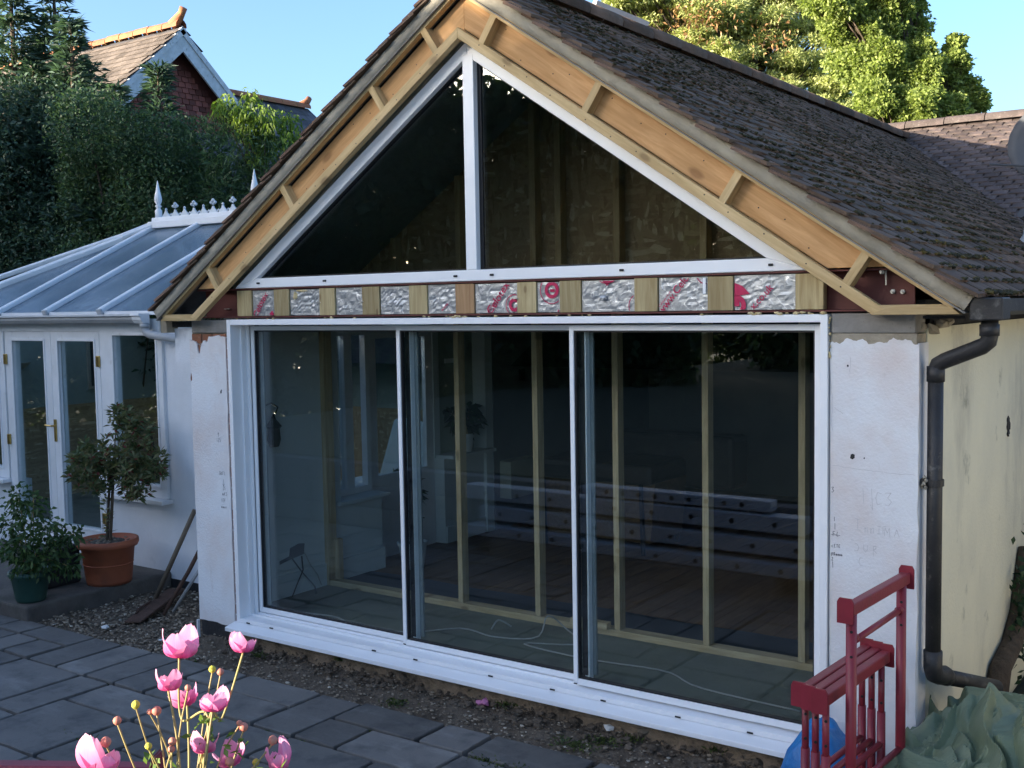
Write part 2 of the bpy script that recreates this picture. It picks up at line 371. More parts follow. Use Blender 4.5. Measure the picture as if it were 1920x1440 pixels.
def beam(name, p0, p1, w, h, mat, parent, up=(0, 0, 1), bevel=.002):
    """a timber whose grain follows its length: local X runs from p0 to p1; h is measured along up"""
    p0 = Vector(p0); p1 = Vector(p1); d = p1-p0; L = d.length; d.normalize(); u = Vector(up)
    a = u.cross(d)
    if a.length < 1e-4: a = Vector((0, 1, 0)).cross(d)
    a.normalize(); u = d.cross(a)
    mx = Matrix((d, a, u)).transposed().to_4x4(); mx.translation = (p0+p1)/2
    return link(name, MB().box(-L/2, L/2, -w/2, w/2, -h/2, h/2).mesh(name), mat, parent, mx, bevel=bevel)
def slant(name, poly, y0, y1, ang, mat, parent, bevel=.002):
    """a plank cut from a polygon in the facade (x, z); grain runs along the angle"""
    cx = sum(p[0] for p in poly)/len(poly); cz = sum(p[1] for p in poly)/len(poly)
    c, s_ = math.cos(ang), math.sin(ang)
    loc = [((x-cx)*c+(z-cz)*s_, -(x-cx)*s_+(z-cz)*c) for x, z in poly]
    mx = Matrix.Translation((cx, (y0+y1)/2, cz)) @ Matrix.Rotation(-ang, 4, 'Y')
    return link(name, MB().prism(loc, y0-(y0+y1)/2, y1-(y0+y1)/2).mesh(name), mat, parent, mx, bevel=bevel)
def np_mesh(name, V, F, uv=None):
    me = bpy.data.meshes.new(name); V = np.asarray(V, np.float32); F = np.asarray(F, np.int32)
    me.vertices.add(len(V)); me.vertices.foreach_set('co', V.ravel())
    k = F.shape[1]; me.loops.add(F.size); me.loops.foreach_set('vertex_index', F.ravel())
    me.polygons.add(len(F)); me.polygons.foreach_set('loop_start', np.arange(0, F.size, k, dtype=np.int32))
    me.update(calc_edges=True); me.validate(); return me
def leaves(P, D, L, Wd, droop=0.0, rs=None, twist=None):
    """diamond shaped folded leaves: base P, direction D, length L, width Wd"""
    rs = rs or np.random; n = len(P)
    D = D/np.linalg.norm(D, axis=1, keepdims=True)
    ref = rs.normal(size=(n, 3)) if twist is None else twist
    S = np.cross(D, ref); S /= np.linalg.norm(S, axis=1, keepdims=True)+1e-9
    U = np.cross(S, D)
    L = np.broadcast_to(L, n)[:, None]; Wd = np.broadcast_to(Wd, n)[:, None]
    a = P; b = P+D*L*.45+S*Wd*.5+U*Wd*.12; c = P+D*L-np.array([0, 0, 1])*L*droop; d = P+D*L*.45-S*Wd*.5+U*Wd*.12
    V = np.stack([a, b, c, d], 1).reshape(-1, 3)
    return V, np.arange(4*n).reshape(n, 4)
def rdir(n, rs=np.random):
    d = rs.normal(size=(n, 3)); return d/np.linalg.norm(d, axis=1, keepdims=True)
def lump_points(lumps, n, shell=.55, rs=np.random):
    vol = np.array([l[1][0]*l[1][1]*l[1][2] for l in lumps])**(2/3); idx = rs.choice(len(lumps), n, p=vol/vol.sum())
    C = np.array([l[0] for l in lumps])[idx]; Rr = np.array([l[1] for l in lumps])[idx]
    d = rdir(n, rs); r = shell+(1-shell)*rs.rand(n)**.6
    r = r*(1+np.abs(rs.normal(0, .16, n)))
    r *= 1+.10*np.sin(d[:, 0]*9+C[:, 0]*7)*np.cos(d[:, 1]*8+C[:, 2]*5)
    return C+d*Rr*r[:, None], d
def sub(lumps, k, f, seed, sq=1.0):
    rr = random.Random(seed); out = []
    for c, r in lumps:
        for i in range(k):
            d = Vector((rr.gauss(0, 1), rr.gauss(0, 1), rr.gauss(0, 1))).normalized()*rr.uniform(.45, .85); g = f*rr.uniform(.75, 1.3)
            out.append((tuple(c[a]+d[a]*r[a] for a in range(3)), (r[0]*g, r[1]*g, r[2]*g*sq)))
    return out
def tree(name, base, lumps, n, L, Wd, leafmat, label, cat='tree', group=None, trunk_r=.16, droop=.1, shell=.55, rs=None, seed=1, bark=BARK, out=.5, upb=.2):
    rs = np.random.RandomState(seed); t = thing(name, base, label, cat, group)
    mb = MB(); top = max(lumps, key=lambda l: l[0][2])[0]
    mb.tube([base, ((base[0]*2+top[0])/3, (base[1]*2+top[1])/3, (base[2]*2+top[2])/3), top], [trunk_r, trunk_r*.75, trunk_r*.2], 8)
    for c, r in lumps:
        k = min(1, max(.2, (c[2]-base[2])/(top[2]-base[2]+.01)-.25)); p = [base[i]+(top[i]-base[i])*k for i in range(3)]
        mb.tube([p, [(p[i]+c[i])/2+(.08 if i == 2 else 0) for i in range(3)], c], [trunk_r*(.4 if len(lumps) < 40 else .16), trunk_r*(.25 if len(lumps) < 40 else .1), trunk_r*.05], 5)
    mb.build('trunk', bark, t, smooth=True)
    P, d = lump_points(lumps, n, shell, rs)
    D = d*out+rdir(n, rs)*.8+np.array([0, 0, upb])
    V, F = leaves(P, D, L*rs.uniform(.6, 1.3, n), Wd*rs.uniform(.7, 1.3, n), droop, rs)
    o = link('crown', np_mesh('crown', V, F), leafmat, t); o['kind'] = 'stuff'
    return t

# ------------------------------------------------------------------ ground
def sheet(name, x0, x1, y0, y1, z, mat, nx=1, ny=1, amp=0, kind='structure', nsc=3.0, seed=0):
    vs = []; fs = []
    for j in range(ny+1):
        for i in range(nx+1):
            x = x0+(x1-x0)*i/nx; y = y0+(y1-y0)*j/ny
            vs.append((x, y, z+(amp*noise.fractal(Vector((x*nsc+seed, y*nsc, seed)), .9, 2.1, 5) if amp else 0)))
    for j in range(ny):
        for i in range(nx):
            q = j*(nx+1)+i; fs.append((q, q+1, q+nx+2, q+nx+1))
    o = MB().add(vs, fs).build(name, mat, None, smooth=bool(amp)); o['kind'] = kind; return o
sheet('ground', -400, 400, -400, 400, -.34, GRASSG)
def rise(x, y):
    if x < -.44 or x > 4.75: return 0.0
    k = max(0.0, min(1.0, (y+.30)/.30)); return (.085+.035*noise.noise(Vector((x*3.1, 0, 5))))*k**1.6
soil = sheet('soil_strip', -2.1, 5.6, -.45, 1.3, -.245, SOIL, 300, 70, .020, nsc=5)
for v in soil.data.vertices: v.co.z += rise(v.co.x, min(v.co.y, .03))
patio = sheet('patio', -6, 6.4, -3.6, -.2, -.262, SOIL, 120, 40, .010, nsc=7)
patio_edge = tag(bpy.data.objects['patio'], None)
# paving slabs, laid on a 0.3 m module
XS = [-4.4, -4.07, -3.74, -3.41, -3.08, -2.76, -2.43, -2.1, -1.78, -1.5, -1.185, -.85, -.52, -.21, .1, .44, .76, 1.09, 1.43, 1.76, 2.07, 2.4, 2.71, 3.06, 3.4, 3.72, 4.05, 4.4, 4.73, 5.06, 5.4, 5.73, 6.06]
YS = [-.285, -.575, -.89, -1.23, -1.54, -1.85, -2.16, -2.47, -2.8, -3.1, -3.42]
def xi(x): return min(range(len(XS)), key=lambda i: abs(XS[i]-x))
given = [(-1.78, -1.185, 0, 1), (-1.78, -1.5, 1, 2), (-1.5, -1.185, 1, 2), (-1.185, -.85, 0, 2), (-.85, -.52, 0, 2), (-.52, -.21, 0, 2), (-.21, .1, 0, 2), (.1, .44, 0, 1), (.1, .44, 1, 2),
    (.44, 1.09, 0, 1), (.44, 1.09, 1, 2), (1.09, 1.43, 0, 2), (1.43, 2.07, 0, 1), (1.43, 1.76, 1, 2), (1.76, 2.4, 1, 2), (2.07, 2.4, 0, 1), (2.4, 3.06, 0, 1), (2.4, 2.71, 1, 2), (3.06, 3.4, 0, 1),
    (-1.185, -.52, 2, 4), (-.52, -.21, 2, 4), (-.21, .44, 2, 3), (-.21, .44, 3, 5), (.44, 1.09, 2, 3), (.44, .76, 3, 5), (1.43, 2.07, 2, 3), (1.09, 1.43, 2, 4), (2.07, 2.71, 2, 3), (-.85, -.21, 4, 5)]
occ = set(); slabs = []
for x0, x1, a, b in given:
    i0, i1 = xi(x0), xi(x1); slabs.append((i0, i1, a, b)); occ |= {(i, j) for i in range(i0, i1) for j in range(a, b)}
for j in range(len(YS)-1):
    for i in range(len(XS)-1):
        if (i, j) in occ: continue
        w, h = RND.choice([(2, 1), (2, 2), (1, 2), (2, 1), (1, 1)])
        while w > 1 and (i+w > len(XS)-1 or any((i+k, j) in occ for k in range(w))): w -= 1
        while h > 1 and (j+h > len(YS)-1 or any((i+k, j+m) in occ for k in range(w) for m in range(h))): h -= 1
        slabs.append((i, i+w, j, j+h)); occ |= {(i+k, j+m) for k in range(w) for m in range(h)}
def slab_mesh(w, h, seed):
    rr = random.Random(seed); n = 6; out = []
    for k, (ax, ay, bx_, by) in enumerate(((-w/2, -h/2, w/2, -h/2), (w/2, -h/2, w/2, h/2), (w/2, h/2, -w/2, h/2), (-w/2, h/2, -w/2, -h/2))):
        for i in range(n):
            t = (i+.0)/n; e = rr.uniform(0, .007) if i else .006
            x = ax+(bx_-ax)*t; y = ay+(by-ay)*t
            out.append((x-math.copysign(e, x), y-math.copysign(e, y)))
    m = len(out); vs = [(x, y, -.05) for x, y in out]+[(x, y, -.006) for x, y in out]+[(x*.985, y*.975, 0) for x, y in out]
    fs = [tuple(range(2*m, 3*m))]
    for a in (0, m):
        for i in range(m): fs.append((a+i, a+(i+1) % m, a+m+(i+1) % m, a+m+i))
    return MB().add(vs, fs).mesh('slab')
for k, (i0, i1, a, b) in enumerate(slabs):
    x0, x1, y1, y0 = XS[i0], XS[i1], YS[a], YS[b]
    edge = .03*RND.random() if a == 0 else 0
    if a == 0: y1 = -.335+.055*(x1+1.8)/3.6 if x1 < 5 else -.2
    g = RND.uniform(.006, .014)
    mx = Matrix.Translation(((x0+x1)/2, (y0+y1)/2, -.22+RND.uniform(-.004, .004))) @ Matrix.Rotation(R(RND.uniform(-.5, .5)), 4, 'Z') @ Matrix.Rotation(R(RND.uniform(-.35, .35)), 4, 'X')
    link('slab', slab_mesh(x1-x0-2*g, y1-y0-2*g, k), SLAB, patio, mx, bevel=0)
# joint weeds and grass
def tufts(name, spots, n, L, Wd, mat, spread, seed=1):
    rs = np.random.RandomState(seed); P = []; D = []
    for (x, y, z, s) in spots:
        m = int(n*s); P.append(np.c_[x+rs.normal(0, spread*s, m), y+rs.normal(0, spread*s*.7, m), np.full(m, z+rise(x, y))])
        D.append(np.c_[rs.normal(0, .6, m), rs.normal(0, .6, m), rs.uniform(.3, 1.2, m)])
    P = np.concatenate(P); D = np.concatenate(D); V, F = leaves(P, D, L*rs.uniform(.4, 1.3, len(P)), Wd, .2, rs)
    o = link(name, np_mesh(name, V, F), mat); o['kind'] = 'stuff'; return o
LGRASS = make_leaf('weed_leaf', (.04, .07, .02), (.09, .11, .03), .3)
sp = [(2.52, -.57, -.235, .9), (2.62, -.60, -.235, .7), (2.75, -.55, -.235, .5), (2.85, -.18, -.23, 1.2), (3.0, -.10, -.23, 1.0), (3.15, -.05, -.23, .6), (1.6, -.2, -.23, .8), (.48, -1.52, -.24, .6), (.35, -1.55, -.24, .5), (2.3, -.02, -.22, .6), (3.6, .0, -.22, .5), (.3, -.1, -.22, .5), (.95, .0, -.2, .4)]
for i0, i1, a, b in slabs:
    if RND.random() < .5 and -2 < XS[i0] < 3.4 and a < 6: sp.append((XS[i0]+RND.uniform(0, .3), YS[a], -.25, RND.uniform(.05, .22)))
tag(tufts('joint_weeds', sp, 130, .035, .009, LGRASS, .055), 'small green weeds growing in the paving joints and soil', 'weeds', kind='stuff')
# moss in the joints
mb = MB()
for q in range(900):
    i0, i1, a, b = RND.choice(slabs)
    if not (-2.2 < XS[i0] < 3.4 and a < 6): continue
    if RND.random() < .5: x = XS[i0]+RND.uniform(-.008, .008); y = RND.uniform(YS[b], YS[a])
    else: x = RND.uniform(XS[i0], XS[i1]); y = YS[b]+RND.uniform(-.008, .008)
    mb.blob((x, y, -.243), RND.uniform(.006, .014), q, (1, 1, .6))
tag(mb.build('joint_moss', MOSS), 'dark moss filling the joints between paving slabs', 'moss', kind='stuff')
# gravel and stones on the soil strip
mb = MB(); mb2 = MB(); mb3 = MB()
for q in range(5200):
    if q < 2900: x = RND.uniform(-1.98, -.42); y = RND.uniform(-.34, .95)
    else: x = RND.uniform(-.42, 4.6); y = RND.uniform(-.30, .02)
    if -.46 < x < 4.7 and y > 0.02: continue
    r = RND.choice([.004, .006, .008, .010, .013]) * RND.uniform(.7, 1.3) * (1 if q < 2900 else .8)
    (mb3 if RND.random() < .06 else mb2 if RND.random() < .38 else mb).blob((x, y, -.232+rise(x, y)+RND.uniform(-.004, .008)), r, q, (1.2, 1, .55), .35)
tag(mb.build('gravel', STONE), 'brown gravel scattered beside the white wall', 'gravel', kind='stuff')
tag(mb2.build('dark_gravel', pm('dark_gravel_stone', (.11, .088, .066), (.16, .13, .10), 5, .9, rnd=.4)), 'dark soil crumbs among the gravel', 'gravel', kind='stuff')
tag(mb3.build('pale_gravel', pm('pale_stone', (.36, .32, .26), (.46, .42, .35), 5, .9, rnd=.3)), 'pale stone chips strewn over the soil strip', 'gravel', kind='stuff')
mb = MB()
for q in range(420):
    x = RND.uniform(-.1, 4.4); yy = RND.uniform(-.12, .0); mb.blob((x, yy, -.228+rise(x, yy)+RND.uniform(-.008, .022)), RND.choice([.006, .009, .012, .02])*RND.uniform(.7, 1.3), q+9000, (1.3, .8, .8), .4)
tag(mb.build('soil_clods', SOIL), 'rough clods of dark soil against the door footing', 'soil', kind='stuff')
for (x, y, z, s, lab) in [(-1.35, -.14, -.215, .055, 'white plaster fragment nearest the concrete step'), (-.70, -.12, -.215, .036, 'white plaster lump in front of the spade blade'), (-.52, .14, -.21, .042, 'flat white plaster chip beside the pale pole foot'), (-.40, -.02, -.21, .04, 'white plaster chip next to the pier base'), (-.62, .02, -.213, .022, 'small white chip between the plaster fragments')]:
    b = MB(); b.blob((0, 0, 0), s*.75, int(s*1e4), (1.2, .7, .3), .3)
    o = link('plaster_fragment', b.mesh('plaster_fragment'), PLASTERBIT, None, Matrix.Translation((x, y, z)) @ Matrix.Rotation(RND.uniform(0, 3), 4, 'Z')); tag(o, lab, 'rubble', 'plaster fragments on the gravel')
for (x, y, s, lab) in [(2.98, -.02, .03, 'white crumpled scrap on the soil near weeds'), (3.18, .0, .035, 'pale flat stone on the soil below the sill'), (3.38, .03, .028, 'grey pointed stone below the right door panel'), (3.99, -.04, .034, 'pale stone lying near the blue sack')]:
    b = MB(); b.blob((0, 0, 0), s, int(x*100), (1.2, .8, .6), .35)
    o = link('loose_stone', b.mesh('loose_stone'), PLASTERBIT if 'scrap' in lab else STONE, None, Matrix.Translation((x, y, -.215+rise(x, y)))); tag(o, lab, 'stone', 'loose stones on the soil strip')
b = MB(); b.blob((0, 0, 0), .028, 5, (1, .8, .9), .3); b.blob((-.03, -.01, -.005), .022, 6, (1.2, .8, .7), .3)
tag(link('fallen_petal', b.mesh('fallen_petal'), FADEDP, None, Matrix.Translation((2.17, -.06, -.205+rise(2.17, -.06)))), 'fallen pink petals on the soil below the door', 'petal')

tag(tufts('root_fringe', [(RND.uniform(0, 4.2), RND.uniform(-.06, -.01), -.235, RND.uniform(.06, .2)) for q in range(70)], 90, .03, .006, BARK, .09, 8), 'brown roots and dry stems along the soil at the footing', 'roots', kind='stuff')
# ------------------------------------------------------------------ house
M0 = 2.1; SL = .674; ANG = math.atan(SL)
house = thing('house', (2.1, 0, -.24), 'white rendered house extension with glazed gable, sliding doors and tiled roof', 'house')
def zf(dx): return 3.662-SL*abs(dx)          # outer line of the gable window frame
# footing below the door
vs = []; fs = []
for i in range(121):
    x = -.05+4.4*i/120; j = .012*noise.noise(Vector((x*6, 0, 0)))
    vs += [(x, .012+j, -.05), (x, -.015+j*1.5, -.17+j), (x, -.05+j*2, -.26)]
for i in range(120):
    for k in range(2): fs.append((i*3+k, i*3+k+1, i*3+k+4, i*3+k+3))
MB().add(vs, fs).build('footing', FOOTING, house, smooth=True)
# --- left pier
MB().box(-.405, -.006, .016, .30, -.26, 2.006).build('pier_core', MORTAR, house)
MB().box(-.40, -.045, .004, .014, -.25, -.04).build('damp_course_band', DPC, house)
def ragged(x0, x1, z0, topf, seed, n=46, y0=-.004, y1=.0145, edge=.004):
    rr = random.Random(seed); pts = []
    for i in range(9): pts.append((x0+(x1-x0)*i/8, z0+rr.uniform(-.006, .008)))
    for i in range(1, 24): pts.append((x1+rr.uniform(-edge, edge), z0+(topf(x1)-z0)*i/24))
    for i in range(n+1):
        x = x1+(x0-x1)*i/n; pts.append((x, topf(x)+rr.uniform(-.004, .004)))
    for i in range(23, 0, -1): pts.append((x0+rr.uniform(-.002, .002), z0+(topf(x0)-z0)*i/24))
    return MB().prism(pts, y0, y1)
def topL(x):
    z = 1.985+.006*math.sin(x*40)
    if -.345 < x < -.21: z -= .085*min(1, (x+.345)/.02)*min(1, (-.21-x)/.03)*(0.75+.35*math.sin(x*55))
    if x < -.30: z -= .03
    return z
ragged(-.413, -.038, -.045, topL, 3).build('render_coat', RENDER, house)
MB().box(-.412, -.4055, .015, .30, -.04, 1.97).build('render_return', RENDER, house)
MB().box(-.388, -.008, -.002, .28, 2.009, 2.098).build('padstone', CONCRETE, house, bevel=.004)
bme = None
def brick_at(x0, x1, z0, z1, y0=.006, parent=house):
    b = MB().box(-(x1-x0)/2, (x1-x0)/2, -.02, .02, -(z1-z0)/2, (z1-z0)/2).mesh('brick')
    return link('brick', b, BRICK, parent, Matrix.Translation(((x0+x1)/2, y0+.02+RND.uniform(-.002, .002), (z0+z1)/2)), bevel=.003)
bricks_me = None
for k in range(27):
    z0 = -.03+.0745*k
    if z0 > 1.95: break
    if bricks_me is None:
        o = brick_at(-.036, -.007, z0, z0+.065); bricks_me = o.data
    else: link('brick', bricks_me, BRICK, house, Matrix.Translation((-.0215, .026+RND.uniform(-.003, .002), z0+.0325+RND.uniform(-.002, .002))))
for x0, x1 in ((-.40, -.30), (-.29, -.19), (-.18, -.045)): brick_at(x0, x1, 1.935, 2.0, .007)
for x0, x1 in ((-.36, -.24), (-.23, -.13)): brick_at(x0, x1, 1.862, 1.927, .007)
# --- right pier and side wall
MB().box(4.199, 4.592, .016, .155, -.3, 2.006).build('pier_core', MORTAR, house)
def topR(x): return 1.973+.010*math.sin(x*31)+.006*math.sin(x*90)
ragged(4.197, 4.603, -.3, topR, 8).build('render_coat', RENDER, house)
MB().box(4.5935, 4.603, .0146, .155, -.3, 1.965).build('render_return', RENDER, house)
MB().box(4.20, 4.585, -.001, .25, 2.011, 2.103).build('padstone', CONCRETE, house, bevel=.004)
# smear of mortar below the padstone
rr = random.Random(4); pts = [(4.2, 2.009), (4.2, 1.985)]+[(4.2+.39*i/20, 1.962+rr.uniform(-.008, .008)) for i in range(21)]+[(4.592, 2.009)]
MB().prism(pts, .0005, .0155).build('mortar_smear', MORTAR, house)
# side wall with broken top near the corner
vs = []; fs = []
MB().box(4.35, 4.597, .156, 9.0, -.3, 2.03).build('side_wall', CREAM, house)
MB().box(4.36, 4.585, .16, 9.0, 2.03, 2.16).build('wall_plate', DPC, house)
# crumbs of broken brickwork at the corner top
for q, (dx, dy, dz, s) in enumerate([(4.60, .20, 2.02, .035), (4.62, .30, 2.045, .03), (4.58, .12, 2.04, .03), (4.62, .42, 2.05, .035)]):
    b = MB(); b.blob((0, 0, 0), s, q+40, (1.1, 1.3, .8), .35); link('broken_mortar', b.mesh('broken_mortar'), MORTAR, house, Matrix.Translation((dx, dy, dz)))
# --- wall marks: pencil and marker strokes
ST = {'I': [[(.1, 1), (.9, 1)], [(.5, 1), (.5, 0)], [(.1, 0), (.9, 0)]], 'M': [[(0, 0), (.1, 1), (.5, .4), (.9, 1), (1, 0)]], 'n': [[(0, 0), (0, .7), (.1, .5), (.5, .7), (.6, 0)]],
 'F': [[(.1, 0), (.1, 1), (.8, 1.05)], [(.1, .55), (.6, .6)]], 'L': [[(.3, 1), (.1, .1), (.7, 0)]], '1': [[(.4, 1), (.5, 0)]], 'l': [[(.4, 1.1), (.55, -.2), (.3, .1)]], '3': [[(0, .95), (.7, 1), (.3, .6), (.8, .3), (.4, 0), (0, .05)]],
 'J': [[(.1, .95), (.5, .9), (.8, .5), (.6, .1), (0, .15)]], 'U': [[(.1, .9), (.1, .3), (.4, .05), (.7, .3), (.8, .85)]], 'R': [[(.2, -.3), (.2, .8), (.7, .85), (.6, .5), (.2, .45), (.8, .05)]],
 'C': [[(.8, .9), (.3, .95), (.1, .5), (.3, .05), (.8, .1)]], 'S': [[(.8, .9), (.3, .95), (.2, .6), (.7, .4), (.6, .05), (.1, .1)]], 'T': [[(0, 1), (.9, 1)], [(.45, 1), (.4, 0)]], 'E': [[(.8, 1), (.1, 1), (.1, 0), (.8, 0)], [(.1, .5), (.6, .5)]],
 'B': [[(.1, 0), (.1, 1), (.7, .9), (.2, .5), (.8, .3), (.1, 0)]], 'm': [[(0, 0), (0, .6), (.3, .5), (.35, 0), (.4, .5), (.7, .5), (.75, 0)]], 'u': [[(0, .6), (.1, 0), (.5, .1), (.6, .6), (.65, 0)]], 'r': [[(0, 0), (0, .6), (.4, .6)]],
 'P': [[(.2, -.3), (.2, .9), (.7, .8), (.6, .45), (.2, .4)]], '2': [[(.1, .8), (.5, 1), (.7, .7), (.1, 0), (.8, 0)]], '5': [[(.7, 1), (.2, 1), (.2, .6), (.7, .5), (.6, .05), (.1, .05)]], 'K': [[(.1, 0), (.1, 1)], [(.8, 1), (.15, .5), (.8, 0)]],
 'A': [[(0, 0), (.5, 1), (1, 0)], [(.2, .4), (.8, .4)]], '^': [[(.2, .6), (.5, 1), (.8, .6)], [(.5, 1), (.5, 0)]], 'v': [[(.5, 1), (.5, 0)], [(.2, .35), (.5, 0), (.8, .35)]], '-': [[(0, .5), (1.2, .45)]], '|': [[(.5, 1), (.5, 0)]], 'Z': [[(0, .9), (.8, 1), (.1, 0), (.9, .05)]], 'c': [[(.6, .6), (.1, .5), (.1, .05), (.6, 0)]], 'e': [[(.1, .3), (.6, .4), (.4, .65), (.1, .4), (.2, 0), (.6, .05)]]}
def writing(name, items, mat, width):
    mb = MB(); rr = random.Random(5)
    for txt, x, z, h, sp_ in items:
        for ch in txt:
            for line in ST.get(ch, []):
                q = [(x+px*h*.62+rr.uniform(-.01, .01)*h, z+pz*h+rr.uniform(-.02, .02)*h) for px, pz in line]
                for (ax, az), (bx_, bz) in zip(q, q[1:]):
                    L = math.hypot(bx_-ax, bz-az)+1e-6; nx, nz = -(bz-az)/L*width/2, (bx_-ax)/L*width/2
                    mb.add([(ax-nx, -.0052, az-nz), (bx_-nx, -.0052, bz-nz), (bx_+nx, -.0052, bz+nz), (ax+nx, -.0052, az+nz)], [(0, 1, 2, 3)])
            x += h*sp_
    return mb.build(name, mat, house)
writing('pencil_writing', [('1', 4.335, 1.215, .075, .5), ('l', 4.375, 1.205, .075, .5), ('C3', 4.41, 1.215, .062, .75), ('I', 4.315, 1.09, .05, .8), ('nnIF', 4.365, 1.08, .036, .75), ('M', 4.455, 1.072, .04, .8), ('A', 4.50, 1.075, .035, .8), ('-', 4.30, 1.03, .018, 1), ('JUR', 4.315, .985, .042, 1.0), ('C', 4.335, .92, .04, .8)], PENCIL, .0022)
writing('marker_writing', [('3', 4.205, 1.258, .024, .7), ('FL', 4.212, 1.048, .022, .8), ('-', 4.206, 1.028, .055, .8), ('cETE', 4.207, .995, .014, .8), ('RBmmm', 4.205, .955, .015, .75), ('2', 4.206, .93, .016, .8), ('1', 4.204, .895, .03, .7), ('|', 4.213, 1.08, .03, .7), ('|', 4.213, 1.12, .02, .7)], PEN, .0026)
writing('marker_writing', [('^', -.150, 1.285, .03, .7), ('125', -.165, 1.250, .028, .6), ('SnFL', -.145, 1.02, .024, .7), ('-', -.15, 1.0, .05, .8), ('v', -.12, .94, .05, .8), ('l5', -.115, .915, .022, .7), ('mK5', -.12, .875, .024, .75), ('1EF', -.135, .83, .022, .75), ('mmer', -.135, .785, .02, .8)], PEN, .0024)
mb = MB()
for q, (x, z, r) in enumerate([(4.305, 1.435, .011), (4.36, 1.43, .004), (-.10, 1.60, .009), (-.092, 1.612, .005), (4.28, 1.86, .005)]): mb.blob((x, -.004, z), r, q, (1, .3, 1.3), .4)
mb.build('wall_plug_hole', BLACKP, house)
mb = MB()
for x0, z0, x1, z1 in ((4.29, 1.90, 4.292, 1.82), (4.206, 1.78, 4.208, 1.55), (4.21, 1.385, 4.45, 1.372), (4.45, 1.372, 4.59, 1.365), (4.22, 1.66, 4.26, 1.63), (-.33, 1.935, -.30, 1.92), (-.30, 1.92, -.25, 1.925), (-.13, 1.575, -.10, 1.60)):
    p = Vector((x0, 0, z0)); q = Vector((x1, 0, z1)); n = 10; pr = p
    for i in range(1, n+1):
        c = p.lerp(q, i/n)+Vector((RND.uniform(-.004, .004), 0, RND.uniform(-.004, .004)))
        L = (c-pr).length+1e-6; nx, nz = -(c.z-pr.z)/L*.0009, (c.x-pr.x)/L*.0009
        mb.add([(pr.x-nx, -.0050, pr.z-nz), (c.x-nx, -.0050, c.z-nz), (c.x+nx, -.0050, c.z+nz), (pr.x+nx, -.0050, pr.z+nz)], [(0, 1, 2, 3)]); pr = c
mb.build('hairline_crack', PENCIL, house)['kind'] = 'stuff'
b = MB(); b.blob((-.407, .0, 1.69), .03, 3, (.35, .3, 1.4), .3); b.build('chipped_patch', BRICK, house)

# --- steel beam with packers and insulation
mb = MB(); mb.box(-.30, 4.565, -.012, .11, 2.111, 2.120); mb.box(-.30, 4.565, -.012, .11, 2.298, 2.3075); mb.box(-.30, 4.565, .062, .075, 2.1205, 2.2975)
steel = mb.build('steel_beam', STEEL, house, bevel=.001)
for x, y, z in ((4.468, .062, 2.20), (4.512, .062, 2.198), (4.43, .02, 2.29), (4.455, .06, 2.315)):
    mb = MB(); mb.tube([(x, y+.005, z), (x, y-.012, z)], .0115, 6); mb.tube([(x, y-.012, z), (x, y-.03, z)], .006, 8); mb.build('bolt', BOLT, steel)
mb = MB(); mb.box(4.44, 4.446, .03, .036, 2.23, 2.297); mb.box(-.10, -.04, .05, .056, 2.17, 2.176); mb.build('threaded_rod', BOLT, steel)
BX = [.100, .245, .456, .600, .873, 1.011, 1.240, 1.385, 1.619, 1.762, 1.972, 2.111, 2.410, 2.541, 2.691, 2.830, 3.154, 3.293, 3.569, 3.710, 4.025, 4.166]
def text_mesh(s, size, rot, ox, oz, x0, x1, z0, z1, y):
    cu_ = bpy.data.curves.new('t', 'FONT'); cu_.body = s; cu_.size = size; cu_.offset = size*.012; ob = bpy.data.objects.new('t', cu_); COL.objects.link(ob)
    bpy.context.view_layer.update()
    me = bpy.data.meshes.new_from_object(ob.evaluated_get(bpy.context.evaluated_depsgraph_get())); bpy.data.objects.remove(ob)
    bm = bmesh.new(); bm.from_mesh(me); c, sn = math.cos(rot), math.sin(rot)
    for v in bm.verts: v.co = Vector((ox+v.co.x*c-v.co.y*sn, y, oz+v.co.x*sn+v.co.y*c))
    clip(bm, x0, x1, z0, z1); me2 = bpy.data.meshes.new('printed_lettering'); bm.to_mesh(me2); bm.free(); return me2
def clip(bm, x0, x1, z0, z1):
    for co, no in (((x0, 0, 0), (-1, 0, 0)), ((x1, 0, 0), (1, 0, 0)), ((0, 0, z0), (0, 0, -1)), ((0, 0, z1), (0, 0, 1))):
        bmesh.ops.bisect_plane(bm, geom=bm.verts[:]+bm.edges[:]+bm.faces[:], plane_co=co, plane_no=no, clear_outer=True)
def ring(parent, cx, cz, r0, r1, x0, x1, z0, z1, y, name='printed_emblem'):
    bm = bmesh.new(); n = 40; vv = []
    for i in range(n):
        t = 2*math.pi*i/n; vv.append((bm.verts.new((cx+r0*math.cos(t), y, cz+r0*math.sin(t))), bm.verts.new((cx+r1*math.cos(t), y, cz+r1*math.sin(t)))))
    for i in range(n): a, b_ = vv[i], vv[(i+1) % n]; bm.faces.new((a[0], b_[0], b_[1], a[1]))
    clip(bm, x0, x1, z0, z1); me = bpy.data.meshes.new(name); bm.to_mesh(me); bm.free()
    if len(me.polygons): link(name, me, PRINT, parent)
def emblem(parent, polys, x0, x1, z0, z1, y):
    bm = bmesh.new()
    for p in polys: bm.faces.new([bm.verts.new((a, y, b_)) for a, b_ in p])
    clip(bm, x0, x1, z0, z1); me = bpy.data.meshes.new('printed_emblem'); bm.to_mesh(me); bm.free()
    if len(me.polygons): link('printed_emblem', me, PRINT, parent)
Z0, Z1 = 2.1225, 2.2955
labels_b = ['crushed', '', '', '', '', '', '', '', '', '']
